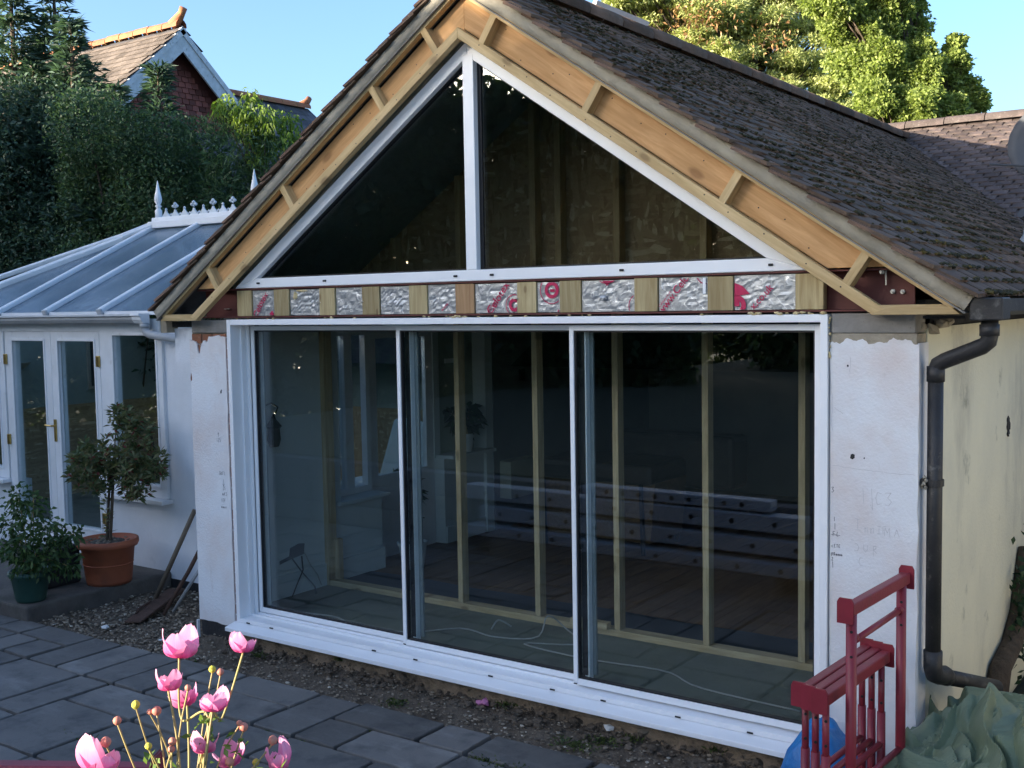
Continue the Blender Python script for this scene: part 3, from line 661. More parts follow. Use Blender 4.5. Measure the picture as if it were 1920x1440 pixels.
for i in range(len(BX)-1):
    x0, x1 = BX[i], BX[i+1]
    if i % 2 == 0:
        m = PACKRED if i == 10 else PACK
        beam('packer', ((x0+x1)/2, .018+RND.uniform(-.003, .003), Z0), ((x0+x1)/2, .018, Z1+RND.uniform(-.004, 0)), .05, x1-x0-.004, m, house, up=(1, 0, 0))
    else:
        j = i//2; dz = RND.uniform(0, .006)
        n = max(8, int((x1-x0)/.014)); k = 12; vs = []; fs = []
        for b_ in range(k+1):
            for a in range(n+1):
                x = x0+.002+(x1-x0-.004)*a/n; z = Z0+.002+(Z1-dz-Z0-.003)*b_/k
                e = min(1, min(a, n-a, b_, k-b_)/1.5)
                y = .004+.0035*noise.fractal(Vector((x*26, z*38, i*3.1)), .8, 2.2, 4)*e
                if j in (1, 3, 4): y += .006*e*max(0, noise.noise(Vector((x*70, z*70, i))))
                vs.append((x, y, z))
        for b_ in range(k):
            for a in range(n): q = b_*(n+1)+a; fs.append((q, q+1, q+n+2, q+n+1))
        bd = MB().add(vs, fs).box(x0+.002, x1-.002, .0085, .055, Z0+.002, Z1-dz-.001).build('insulation_board', FOIL, house, smooth=False)
        yp = -.0035; a = (x0+.004, x1-.004, Z0+.004, Z1-.008, yp)
        def put(s, size, rot, ox, oz): link('printed_lettering', text_mesh(s, size, R(rot), ox, oz, *a), PRINT, bd)
        if j == 0: put('Celotex', .060, 52, x0+.035, Z0-.015); put('www.celotex.co.uk', .018, 52, x0+.028, Z0+.022); emblem(bd, [[(x1-.05, Z0+.01), (x1-.02, Z0+.035), (x1-.004, Z0+.01), (x1-.02, Z0)]], *a)
        if j == 4: put('www.', .030, 42, x0+.11, Z0+.012)
        if j == 5: put('Celotex', .066, 52, x0+.115, Z0-.012); put('www.celotex.co.uk', .02, 52, x0+.09, Z0-.01); ring(bd, x1-.02, Z0+.045, .018, .038, *a); ring(bd, x1-.02, Z0+.045, .055, .060, *a)
        if j == 6: ring(bd, x0+.10, Z1-.05, .026, .046, *a); ring(bd, x0+.10, Z1-.05, .072, .077, *a); emblem(bd, [[(x0+.09, Z1-.06), (x0+.12, Z1-.06), (x0+.12, Z1-.045), (x0+.09, Z1-.045)]], *a); emblem(bd, [[(x1-.02, Z0), (x1-.004, Z0), (x1-.004, Z0+.02)]], *a)
        if j == 7: ring(bd, x0+.16, Z1+.055, .075, .080, *a); emblem(bd, [[(x0+.13, Z1-.008), (x0+.16, Z1-.035), (x0+.20, Z1-.008)]], *a); ring(bd, x1+.03, Z0+.03, .060, .065, *a)
        if j == 8: put('www.Celotex', .056, 50, x0+.022, Z0-.02); put('Celotex.co.uk', .018, 50, x0+.01, Z0+.02); ring(bd, x1-.01, Z1+.01, .045, .05, *a)
        if j == 9: put('x.co.uk', .050, 46, x0+.105, Z0+.0); ring(bd, x0+.015, Z0+.025, .025, .05, *a); emblem(bd, [[(x0+.005, Z0+.07), (x0+.085, Z0+.08), (x0+.045, Z0+.12), (x0+.005, Z0+.135)], [(x0+.004, Z0+.02), (x0+.03, Z0+.02), (x0+.03, Z0+.05), (x0+.004, Z0+.05)]], *a)
        if j == 1:
            b = MB(); b.blob((x0+.05, .002, Z1-.045), .022, 2, (1, .5, 1.2), .3); b.blob((x0+.11, .002, Z1-.012), .02, 4, (3, .4, .4), .3); b.build('foam_patch', FOAM, bd)
        if j in (7,):
            b = MB(); b.blob((x0+.135, -.004, Z0+.075), .02, 9, (1.3, .5, .9), .4); b.build('torn_foil', FOIL, bd)
        if j == 8: MB().box(x1-.024, x1-.008, -.006, .002, Z0+.085, Z1-.008).build('white_tape', WHITE, bd)
        if j in (2, 5, 1): MB().bar((x1-.022, -.006, Z0+.08), (x1+.012, -.006, Z0+.081), .008, .006).build('fixing_nail', BOLT, bd)
# foam squeezed out along the door head
mb = MB()
for q in range(46):
    x = RND.choice([RND.uniform(.01, .5), RND.uniform(.5, 4.1), RND.uniform(1.9, 2.5), RND.uniform(3.7, 4.19), RND.uniform(4.0, 4.19)])
    mb.blob((x, -.020+RND.uniform(-.005, .012), 2.105+RND.uniform(-.003, .004)), RND.uniform(.004, .012), q+70, (1.7, .8, .7), .3)
for q in range(16): mb.blob((4.196+RND.uniform(-.004, .004), -.01, RND.uniform(1.9, 2.1)), RND.uniform(.003, .007), q+170, (.8, .8, 1.8), .3)
mb.build('foam_bead', FOAM, house, smooth=True)['kind'] = 'stuff'

# --- gable window
mb = MB(); y0, y1 = -.018, .06
mb.prism([(.094, 2.309), (4.106, 2.309), (3.887, 2.372), (.313, 2.372)], y0, y1)
mb.prism([(.094, 2.309), (.313, 2.372), (2.1, 3.578), (2.1, 3.662)], y0, y1)
mb.prism([(4.106, 2.309), (2.1, 3.662), (2.1, 3.578), (3.887, 2.372)], y0, y1)
gw = mb.build('gable_window', WHITE, house, bevel=.004)
MB().box(2.067, 2.143, -.0195, .055, 2.372, 3.585).build('mullion', WHITE, gw, bevel=.004)
def tri_ring(p, w, y0, y1, name, mat, parent):
    c = Vector((sum(a for a, b in p)/3, sum(b for a, b in p)/3)); mb = MB()
    for i in range(3):
        a = Vector(p[i]); b_ = Vector(p[(i+1) % 3]); 
        # inset lines
        def inset(k):
            P0, P1, P2 = Vector(p[k-1]), Vector(p[k]), Vector(p[(k+1) % 3])
            d1 = (P0-P1).normalized(); d2 = (P2-P1).normalized(); bis = (d1+d2).normalized(); s = math.sqrt(max(1e-6, (1-d1.dot(d2))/2)); return P1+bis*w/s
        ia, ib = inset(i), inset((i+1) % 3)
        mb.prism([tuple(a), tuple(b_), tuple(ib), tuple(ia)], y0, y1)
    return mb.build(name, mat, parent)
TL = [(.313, 2.372), (2.067, 2.372), (2.067, 3.556)]; TR = [(2.143, 2.372), (3.887, 2.372), (2.143, 3.549)]
for T in (TL, TR):
    tri_ring(T, .010, .018, .05, 'gasket', BLACKP, gw)
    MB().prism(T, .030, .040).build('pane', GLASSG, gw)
MB().box(2.1435, 2.165, .021, .029, 2.375, 3.52).build('gasket', BLACKP, gw)
for x in (.33, .94, 1.99, 2.25, 3.09, 3.91):
    mb = MB(); mb.tube([(x-.011, -.0225, 2.340), (x+.011, -.0225, 2.340)], .0062, 8); mb.build('drain_cap', BLACKP, gw)

# --- gable ladder framing
AX = 4.40; zc = 2.095
lad = house
def rail(side, o0, o1, y0, y1, dx_end0, dx_end1, name, mat):
    s = side; pts = [(M0+s*0, zf(0)+o0), (M0+s*dx_end0, zf(dx_end0)+o0), (M0+s*dx_end1, zf(dx_end1)+o1), (M0, zf(0)+o1)]
    if s < 0: pts = pts[::-1]
    return slant(name, pts, y0, y1, -ANG*s, mat, lad, .003)
for s in (-1, 1):
    rail(s, .000, .062, -.102, -.057, 2.318, 2.38, 'ladder_rail', TIMBER)
    rail(s, .062, .243, -.036, -.0135, 2.093, 2.362, 'barge_plank', PLANK)
    rail(s, .250, .312, -.102, -.057, 2.66, 2.73, 'ladder_rail', TIMBER)
    xa, xb = M0+s*2.318, M0+s*2.70
    slant('ladder_rail', sorted([(xa, zc), (xb, zc)])+sorted([(xa-s*.03, zc+.045), (xb-s*.05, zc+.045)], reverse=True), -.1015, -.0575, 0, TIMBER, lad, .003)
nA = Vector((math.sin(ANG), 0, math.cos(ANG)))
for x in (2.055, 1.53, .75, .01, 2.27, 2.92, 3.69, 4.30):
    s = 1 if x > 2.1 else -1; n_ = Vector((s*math.sin(ANG), 0, math.cos(ANG)))
    if abs(x-2.1) < .3: x = 2.1+s*.16
    p = Vector((x, -.0655, zf(x-2.1)+.058)); beam('noggin', p, p+n_*.163, .072, .042, TIMBER, lad, up=(s*math.cos(ANG), 0, -math.sin(ANG)))
mb = MB()   # screw heads
for s in (-1, 1):
    for q in range(13):
        dx = .12+q*.17+RND.uniform(-.03, .03); mb.blob((M0+s*dx, -.1025, zf(dx)+.03+RND.uniform(-.012, .012)), .0042, q, (1, .4, 1), .1)
        dx = .25+q*.15+RND.uniform(-.05, .05); mb.blob((M0+s*dx, -.0365, zf(dx)+.15+RND.uniform(-.06, .06)), .0042, q, (1, .4, 1), .1)
mb.build('screw_head', BLACKP, lad)['kind'] = 'stuff'
# --- roof
def sfl(side, s, y, nrm):            # point on the tile plane: s metres down the slope, nrm above it
    return Vector((M0+side*(s*math.cos(ANG)+nrm*math.sin(ANG)), y, 4.045-s*math.sin(ANG)+nrm*math.cos(ANG)))
SLEN = 2.765/math.cos(ANG); Y0 = -.118; Y1 = 9.4
for s in (-1, 1):
    mb = MB(); a = [sfl(s, 0, 0, -.02), sfl(s, SLEN-.02, 0, -.02), sfl(s, SLEN-.02, 0, -.075), sfl(s, 0, 0, -.075)]
    p = [(v.x, v.z) for v in a]; p = p if s < 0 else p[::-1]
    rf = mb.prism(p[::-1], -.03, Y1).build('roof_slope', DPC, house)
    if s > 0: roof_r = rf
    else: roof_l = rf
    # verge bedding mortar, a wavy strip below the tile ends
    n = 90; vs = []; fs = []
    for i in range(n+1):
        t = SLEN*i/n; w = .006*noise.noise(Vector((t*5, s, 0))); w2 = .003*noise.noise(Vector((t*20, s, 3)))
        for nr, yy in ((-.086+w, -.06), (-.084+w, -.112+w2), (-.022, -.117+w2), (-.012, -.05)): vs.append(sfl(s, t, yy, nr))
    for i in range(n):
        for k in range(3): q = i*4+k; fs.append((q, q+1, q+5, q+4))
    MB().add(vs, fs).build('verge_bedding', BEDDING, house, smooth=True)
    # undercloak strip
    a = [sfl(s, .02, 0, -.088), sfl(s, SLEN+.01, 0, -.088), sfl(s, SLEN+.01, 0, -.094), sfl(s, .02, 0, -.094)]; p = [(v.x, v.z) for v in a]
    MB().prism(p if s > 0 else p[::-1], -.122, -.02).build('undercloak', CONCRETE, house)
def tile_mesh(seed, w=.160, L=.205, th=.0135):
    rr = random.Random(seed); vs = []; fs = []; n = 2
    for k, tz in enumerate((0, -th)):
        for i, x in enumerate((-L, -.10, 0)):
            for j in range(n+1):
                y = -w/2+w*j/n; cam_ = .004*(1-(2*j/n-1)**2)
                vs.append((x+(rr.uniform(-.005, .004) if i == 2 else 0), y+(rr.uniform(-.002, .002)), tz+cam_+rr.uniform(-.001, .001)))
    m = 3*(n+1)
    for i in range(2):
        for j in range(n):
            q = i*(n+1)+j; fs.append((q, q+n+1, q+n+2, q+1)); fs.append((m+q, m+q+1, m+q+n+2, m+q+n+1))
    for j in range(n): q = 2*(n+1)+j; fs.append((q, q+m, q+m+1, q+1))
    for i in range(2):
        q = i*(n+1); fs.append((q, q+m, q+m+n+1, q+n+1)); q += n; fs.append((q, q+n+1, q+m+n+1, q+m))
    return MB().add(vs, fs).mesh('tile')
TMS = [tile_mesh(k) for k in range(7)]; TMV = [tile_mesh(k+20, th=.016) for k in range(5)]; TMR = [tile_mesh(k+40, .148, .19, .018) for k in range(6)]
for me in TMS: me.materials.append(TILE)
for me in TMV: me.materials.append(VERGETILE)
for me in TMR: me.materials.append(REARTILE)
GA = .1125; WD = .165
def tmx(side, s, y, rr, lift=0):
    d = Vector((side*math.cos(ANG), 0, -math.sin(ANG))); n_ = Vector((side*math.sin(ANG), 0, math.cos(ANG)))
    tilt = .072+lift+rr.uniform(-.015, .02); d2 = (d*math.cos(tilt)+n_*math.sin(tilt)).normalized(); yv = Vector((0, 1, 0)); n2 = d2.cross(yv) if side > 0 else yv.cross(d2)
    if n2.z < 0: n2 = -n2
    yv = n2.cross(d2)
    mx = Matrix((d2, yv, n2)).transposed().to_4x4() @ Matrix.Rotation(R(rr.uniform(-1.3, 1.3)), 4, 'Z')
    p = sfl(side, s, y, .016+rr.uniform(-.003, .004)); mx.translation = p; return mx
rr = random.Random(3); tiles = []
NC = int(SLEN/GA)+1
CAMP = Vector((5.986, -5.163, 2.17))
for k in range(NC):
    s = .10+GA*k+rr.uniform(-.003, .003)
    if s > SLEN+.035: break
    off = .5 if k % 2 else 0
    for c in range(56):
        y = Y0+WD*(c+.5-off)+rr.uniform(-.003, .003)
        if c == 0 and off: y = Y0+WD*.25
        x = M0+s*math.cos(ANG)
        if y > 8.6-(x-M0)*.0-1.35*(x-M0): continue      # behind the valley with the rear roof
        yy = y-rr.uniform(0, .012) if c == 0 else y
        tiles.append((tmx(1, s, yy-(.022 if c == 0 else 0), rr, .035 if c == 0 else 0), c, s))
tiles.sort(key=lambda t: (t[0].translation-CAMP).length)
rest = []
for i, (mx, c, s) in enumerate(tiles):
    verge = c == 0
    if i < 300: link('tile', rr.choice(TMV if verge else TMS), None, roof_r, mx)
    else: rest.append((mx, verge))
def join_tiles(name, lst, meshes, mat, parent):
    V = []; F = []; k = 0
    src = [(np.array([v.co[:] for v in me.vertices]), np.array([p.vertices[:] for p in me.polygons])) for me in meshes]
    for mx, _ in lst:
        v, f = src[rr.randrange(len(src))]; A = np.array(mx)
        V.append(v @ A[:3, :3].T+A[:3, 3]); F.append(f+k); k += len(v)
    o = link(name, np_mesh(name, np.concatenate(V), np.concatenate(F)), mat, parent); o['kind'] = 'stuff'; return o
join_tiles('tiles', [t for t in rest if not t[1]], TMS, TILE, roof_r)
vt = [t for t in rest if t[1]]
for mx, _ in vt: link('verge_tile', rr.choice(TMV), None, roof_r, mx)
# far slope: only its verge shows
for k in range(NC):
    s = .10+GA*k
    if s > SLEN+.035: break
    for c in range(2): link('tile', rr.choice(TMV), None, roof_l, tmx(-1, s, Y0+WD*(c+.5)-(.022 if k % 2 else .034), rr, .035))
# ridge tiles
for c in range(21):
    mb = MB(); n = 8; vs = []; fs = []
    for i, y in enumerate((0, .43)):
        for rad in (.088, .074):
            for j in range(n+1):
                t = R(-22)+R(224)*j/n; vs.append((rad*1.12*math.cos(t), y, rad*math.sin(t)*.85+.02))
    for j in range(n): fs += [(j, j+1, 2*(n+1)+j+1, 2*(n+1)+j), (j, n+1+j, n+2+j, j+1), (n+1+j, 3*(n+1)+j, 3*(n+1)+j+1, n+2+j)]
    me = mb.add(vs, fs).mesh('ridge_tile')
    link('ridge_tile', me, TILE, house, Matrix.Translation((M0, Y0+.44*c, 4.052+rr.uniform(-.006, .004))) @ Matrix.Rotation(R(rr.uniform(-.6, .6)), 4, 'Z'), smooth=True)
# moss
mb = MB(); mg = MB()
for q in range(5200):
    mx, c, s = tiles[min(len(tiles)-1, int(abs(rr.gauss(0, .45))*len(tiles)))]
    if c == 0 and rr.random() < .8: continue
    p = mx @ Vector((rr.uniform(-.03, .006), rr.uniform(-.08, .08), .004))
    low = s > SLEN-.75
    if noise.noise(Vector((p.x*2.0, p.y*2.0, p.z*2))) < -.12 and rr.random() < .85: continue
    r = rr.uniform(.005, .0125)*(1.2 if low else 1)
    (mg if low and rr.random() < .35 and noise.noise(Vector((p.x*5, p.y*5, 3))) > .05 else mb).blob(p, r, q, (1.2, 1.5, .7), .35)
o = mb.build('moss', MOSS, roof_r); o['kind'] = 'stuff'
o = mg.build('golden_moss', MOSSY, roof_r); o['kind'] = 'stuff'
# open roof window showing over the ridge
rw = MB().bar((1.62, 1.70, 4.33), (1.62, 2.45, 4.33), .62, .05, (.35, 0, .94)).build('roof_window', DISH, house, bevel=.005)
MB().bar((1.93, 1.69, 4.245), (1.93, 2.46, 4.245), .03, .06, (.35, 0, .94)).build('roof_window_edge', GREYPLASTIC, rw)
# eaves fascia, gutter and downpipe on the right
def gutter(name, x, y0, y1, z, w, h, mat, parent, flip=1):
    t = .006; mb = MB(); P = [(-.5, 1), (-.5, .25), (-.3, 0), (.3, 0), (.5, .25), (.5, 1)]
    n = len(P); vs = []
    for y in (y0, y1):
        for a, b_ in P: vs.append((x+a*w, y, z+b_*h))
        for a, b_ in P[::-1]: vs.append((x+a*(w-2*t), y, z+t+b_*(h-t)))
    m = 2*n; fs = [(i, (i+1) % m, m+(i+1) % m, m+i) for i in range(m)]+[tuple(range(m))[::-1], tuple(range(m, 2*m))]
    return mb.add(vs, fs).build(name, mat, parent)
gt = gutter('gutter', 4.905, -.045, 6.2, 2.085, .112, .075, DARKPLASTIC, house)
mb = MB().box(4.838, 4.972, -.105, .055, 2.068, 2.165); ro = mb.build('running_outlet', DARKPLASTIC, gt, bevel=.006)
MB().box(4.70, 4.84, -.02, 6.0, 2.13, 2.16).build('soffit', DPC, house)
MB().box(4.62, 4.80, -.012, .012, 2.075, 2.088).build('soffit_strip', DPC, house)
path = [(4.905, -.03, 2.07), (4.905, -.03, 2.0), (4.900, -.025, 1.975), (4.875, -.01, 1.955), (4.70, .045, 1.885), (4.672, .055, 1.87), (4.660, .06, 1.84), (4.660, .06, 1.80)]
dp = MB().tube(path, .036, 14).build('downpipe_offset', DARKPLASTIC, house, smooth=True)
MB().tube([(4.905, -.03, 2.0), (4.905, -.03, 2.05)], .041, 14).build('pipe_collar', DARKPLASTIC, dp, smooth=True)
dp2 = MB().tube([(4.660, .06, 1.84), (4.660, .06, .47)], .034, 14).build('downpipe', DARKPLASTIC, house, smooth=True)
MB().tube([(4.66, .06, 1.86), (4.66, .06, 1.79)], .0395, 14).build('pipe_collar', DARKPLASTIC, dp2, smooth=True)
mb = MB().tube([(4.66, .06, 1.345), (4.66, .06, 1.315)], .041, 14); mb.bar((4.60, .06, 1.33), (4.66, .06, 1.33), .02, .03); mb.bar((4.615, .02, 1.33), (4.615, .10, 1.33), .02, .03); mb.build('pipe_bracket', DARKPLASTIC, dp2)
b = MB()
for q in range(9): b.blob((4.615+RND.uniform(-.01, .02), .03+RND.uniform(-.04, .03), 1.33+RND.uniform(-.03, .03)), .009, q, (1, 1, 1), .5)
b.build('cobweb_debris', BEDDING, dp2)
mb = MB().tube([(4.66, .06, .55), (4.66, .06, .47), (4.664, .075, .435), (4.675, .11, .42), (4.69, .16, .415)], .042, 14); mb.build('pipe_shoe', DARKPLASTIC, dp2, smooth=True)
MB().tube([(4.675, .12, .418), (4.80, .72, .21)], .037, 14).build('waste_pipe', DARKPLASTIC, house, smooth=True)
MB().tube([(4.685, .16, .405), (4.692, .19, .395)], .043, 14).build('pipe_collar', DARKPLASTIC, dp2, smooth=True)
# left eave stub
mb = MB(); mb.box(-.665, -.60, -.05, .05, 2.01, 2.19); mb.build('eave_stub', MORTAR, house)
MB().box(-.672, -.666, -.06, .06, 2.02, 2.2).build('eave_stub_paint', WEATHERW, house)
MB().box(-.62, -.40, .0, .2, 2.05, 2.088).build('soffit_strip', DPC, house)
MB().box(-.60, -.41, .02, .28, 1.80, 2.04).build('wall_return', CONWALL, house)
# satellite dish and vent pipe on the right slope
b = MB(); n = 22; vs = [(0, 0, 0)]; fs = []
for k in range(1, 6):
    for j in range(n): t = 2*math.pi*j/n; r = .06*k; vs.append((r*math.cos(t), r*math.sin(t), .28*r*r/.3))
for j in range(n): fs.append((0, 1+j, 1+(j+1) % n))
for k in range(4):
    for j in range(n): q = 1+k*n; fs.append((q+j, q+n+j, q+n+(j+1) % n, q+(j+1) % n))
dish = thing('satellite_dish', (4.40, 4.2, 2.6), 'dark grey satellite dish cut by the right edge above the roof', 'satellite dish')
md = link('dish', b.add(vs, fs).mesh('dish'), DISH, dish, Matrix.Translation((4.44, 4.2, 3.32)) @ Matrix.Rotation(R(75), 4, 'X') @ Matrix.Rotation(R(-12), 4, 'Y'), smooth=True)
so = md.modifiers.new('solid', 'SOLIDIFY'); so.thickness = .006
MB().tube([(4.46, 4.26, 3.25), (4.46, 4.3, 2.55)], .018, 8).build('mast', DISH, dish)
MB().tube([(4.40, 4.15, 3.14), (4.05, 3.95, 3.17)], .009, 6).build('feed_arm', DISH, dish)
vp = thing('vent_pipe', (4.36, 3.85, 2.55), 'grey vent pipe with lead flashing at the right edge of the roof', 'pipe')
MB().tube([(4.36, 3.85, 2.45), (4.36, 3.85, 3.0)], .03, 10).build('pipe', GREYPLASTIC, vp, smooth=True)
MB().lathe([(.15, -.06), (.10, 0), (.05, .08), (.034, .18)], (4.36, 3.85, 2.54), 14).build('flashing', LEAD, vp, smooth=True)
MB().tube([(4.33, 3.70, 2.77), (4.37, 3.80, 2.72)], .035, 8).build('junction_box', DISH, vp)

# ------------------------------------------------------------------ sliding door (part of the house)
W, H = 4.19, 2.10
mb = MB()
mb.box(0, .036, -.022, .20, .0, H); mb.box(W-.036, W, -.022, .20, 0, H)
mb.box(.036, W-.036, -.0215, .20, 2.062, H); mb.box(.036, W-.036, -.0215, .20, 0, .028)
sd = mb.build('sliding_door', WHITE, house, bevel=.003)
for y0 in (.035, .085, .135): MB().box(.0365, W-.0365, y0+.036, y0+.046, .0285, .043).build('track_rail', WHITE, sd)
mb = MB(); mb.box(.0365, .05, .062, .078, .03, 2.06); mb.box(.0365, .06, .11, .13, .03, 2.06); mb.build('jamb_rib', WHITE, sd, bevel=.002)
MB().prism([(0, 0)]*0 or [(-.03, -.012), (4.22, -.012), (4.22, -.010), (-.03, -.010)], -.001, .001) if False else None
vs = [(-.028, -.105, -.050), (4.215, -.105, -.050), (4.215, -.105, -.022), (-.028, -.105, -.022), (-.028, -.015, -.002), (4.215, -.015, -.002), (-.028, .05, -.002), (4.215, .05, -.002), (-.028, .05, -.050), (4.215, .05, -.050)]
MB().add(vs, [(0, 1, 2, 3), (3, 2, 5, 4), (4, 5, 7, 6), (6, 7, 9, 8), (8, 9, 1, 0), (0, 3, 4, 6, 8), (1, 9, 7, 5, 2)]).build('sill', WHITE, sd, bevel=.004)
for k, x in enumerate((.12, .35, 1.28, 1.62, 2.19, 2.62, 2.95, 3.40, 3.80)):
    MB().box(x-.016, x+.016, -.0265, -.0222, .004, .012).build('drain_cap', BLACKP, sd)
# panels: left on the inner track, right on the outer one
def panel(x0, x1, yc, st_l, st_r, top, bot):
    z0, z1 = .044, 2.052; y0, y1 = yc-.021, yc+.021
    mb = MB(); mb.box(x0, x0+st_l, y0, y1, z0, z1); mb.box(x1-st_r, x1, y0, y1, z0, z1)
    mb.box(x0+st_l, x1-st_r, y0+.0005, y1, z1-top, z1); mb.box(x0+st_l, x1-st_r, y0+.0005, y1, z0, z0+bot)
    s_ = mb.build('sash', WHITE, sd, bevel=.002)
    g = MB(); a, b_, c, d = x0+st_l, x1-st_r, z0+bot, z1-top; w = .009
    g.box(a, a+w, yc-.012, yc+.016, c, d); g.box(b_-w, b_, yc-.012, yc+.016, c, d); g.box(a+w, b_-w, yc-.0118, yc+.0158, c, c+w); g.box(a+w, b_-w, yc-.0118, yc+.0158, d-w, d)
    g.build('gasket', BLACKP, s_)
    MB().box(a+.002, b_-.002, yc-.004, yc+.006, c+.002, d-.002).build('pane', GLASS, s_)
panel(.062, 1.500, .156, .030, .03, .030, .034)
panel(1.432, 2.800, .106, .026, .03, .030, .034)
panel(2.725, W-.038, .056, .026, .045, .030, .034)
# inner faces of the interlocks, seen through the glass
for x, y in ((1.475, .13), (2.77, .08)):
    MB().box(x-.012, x+.022, y+.002, y+.012, .09, 2.02).build('interlock_gasket', BLACKP, sd)
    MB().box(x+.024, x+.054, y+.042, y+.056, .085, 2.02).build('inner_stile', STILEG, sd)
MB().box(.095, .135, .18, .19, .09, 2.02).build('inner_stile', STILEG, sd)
for x, y in ((1.445, .083), (2.738, .033)): MB().box(x-.010, x+.010, y-.002, y+.0005, .046, .052).build('drain_cap', BLACKP, sd)

# ------------------------------------------------------------------ interior of the extension
MB().box(-.20, 4.35, .201, 1.30, -.08, -.002).build('screed_floor', SCREED, house)
sheetv = MB()
n = 60; vs = []; fs = []
for i in range(n+1):
    x = -.20+4.5*i/n; vs += [(x, 1.12, .004), (x, 1.58+.035*noise.noise(Vector((x*1.7, 0, 0))), .006)]
for i in range(n): fs.append((2*i, 2*i+2, 2*i+3, 2*i+1))
MB().add(vs, fs).build('damp_membrane', MEMB, house)
for k in range(31):      # boarded floor of the living room
    x0 = -.45+.155*k; beam('floorboard', (x0+.075, 1.30, -.012), (x0+.075, 6.6, -.012), .151, .022, FLOORW, house, bevel=0)
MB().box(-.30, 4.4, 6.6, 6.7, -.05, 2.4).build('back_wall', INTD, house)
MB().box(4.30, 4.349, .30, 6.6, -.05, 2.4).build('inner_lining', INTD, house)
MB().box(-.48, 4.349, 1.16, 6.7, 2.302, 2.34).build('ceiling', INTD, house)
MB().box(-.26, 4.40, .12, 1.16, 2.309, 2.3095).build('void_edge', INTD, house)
# left inner wall with the internal window
mb = MB(); mb.box(-.40, -.20, .3005, 1.255, -.05, 2.30); mb.box(-.40, -.20, 1.255, 1.735, -.05, .60); mb.box(-.40, -.20, 1.255, 1.735, 2.0, 2.30)
mb.box(-.40, -.2005, 1.735, 1.80, 2.0, 2.30)
mb.build('inner_wall', INTW, house)
MB().box(-.198, -.182, .32, 1.07, 0, .17).build('skirting', INTW, house); MB().box(-.198, -.182, 1.17, 1.745, 0, .17).build('skirting', INTW, house)
mb = MB(); mb.box(-.42, -.36, 1.256, 1.31, .63, 1.999); mb.box(-.42, -.36, 1.50, 1.59, .63, 1.999); mb.box(-.42, -.36, 1.75, 1.80, .63, 1.999); mb.box(-.4195, -.3605, 1.31, 1.50, .63, .68); mb.box(-.4195, -.3605, 1.59, 1.75, .63, .68); mb.box(-.4195, -.3605, 1.31, 1.75, 1.94, 1.999)
iw = mb.build('inner_window', UPVC, house)
MB().box(-.394, -.386, 1.31, 1.50, .68, 1.94).build('pane', GLASS, iw)
MB().box(-.40, -.155, 1.20, 1.80, .601, .629).build('window_board', INTW, iw, bevel=.004)
# white glazed door and short walls beyond
mb = MB(); x0, x1 = -.47, -.43
mb.box(x0, x1, 1.86, 1.96, 0, 2.0); mb.box(x0, x1, 2.62, 2.72, 0, 2.0); mb.box(x0, x1, 1.96, 2.62, 0, .72); mb.box(x0, x1, 1.96, 2.62, 1.9, 2.0)
idr = mb.build('inner_door', UPVC, house); MB().box(-.455, -.447, 1.96, 2.62, .72, 1.9).build('pane', GLASS, idr)
mb = MB(); mb.box(-.50, -.33, 2.74, 3.40, -.02, .78); mb.box(-.55, -.30, 3.35, 3.46, -.02, 2.30); mb.box(-.50, -.42, 2.72, 2.80, .78, 2.30); mb.box(-.50, -.35, 2.0, 3.4, 2.02, 2.30); mb.build('nib_wall', INTW, house)
MB().box(-.50, -.22, 2.74, 3.40, .781, .81).build('window_board', INTW, house)
MB().box(-.332, -.315, 2.75, 3.47, 0, .15).build('skirting', INTW, house)
MB().box(-.46, -.45, 2.80, 3.35, .81, 2.02).build('obscured_pane', INTG, house)
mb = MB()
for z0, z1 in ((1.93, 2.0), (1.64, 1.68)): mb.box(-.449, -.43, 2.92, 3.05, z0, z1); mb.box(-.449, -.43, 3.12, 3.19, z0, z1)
mb.build('bright_square', UPVC, house)  # white boxes painted in for bright squares of light on the pane
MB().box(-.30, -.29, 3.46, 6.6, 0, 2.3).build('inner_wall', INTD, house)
MB().box(-.298, -.16, 3.55, 4.0, .30, .66).build('cream_cabinet', pm('cream_cabinet', (.42, .42, .34), (.38, .38, .31), 3, .6), house)
MB().box(-.289, -.27, 3.9, 3.98, 1.42, 1.53).build('thermostat', BLACKP, house)
# stud partition at the old wall line
for x in (1.135, 1.80, 2.42, 3.05, 3.66): beam('stud', (x, 1.10, .045), (x, 1.10, 2.30), .075, .042, STUDW, house, up=(1, 0, 0))
beam('stud', (-.175, 1.10, .0), (-.175, 1.10, 2.30), .09, .046, STUDW, house, up=(1, 0, 0)); beam('stud', (-.135, 1.145, .0), (-.135, 1.145, .36), .05, .05, STUDW, house, up=(1, 0, 0))
beam('sole_plate', (-.15, 1.10, .022), (4.28, 1.10, .022), .09, .043, STUDW, house)
beam('head_plate', (-.19, 1.10, 2.325), (4.30, 1.10, 2.325), .085, .044, STUDW, house)
b1 = beam('timber_offcut', (2.08, 1.055, .064), (2.36, 1.06, .064), .06, .042, STUDW, None); tag(b1, 'pale timber offcut lying on the sole plate inside the door', 'timber')
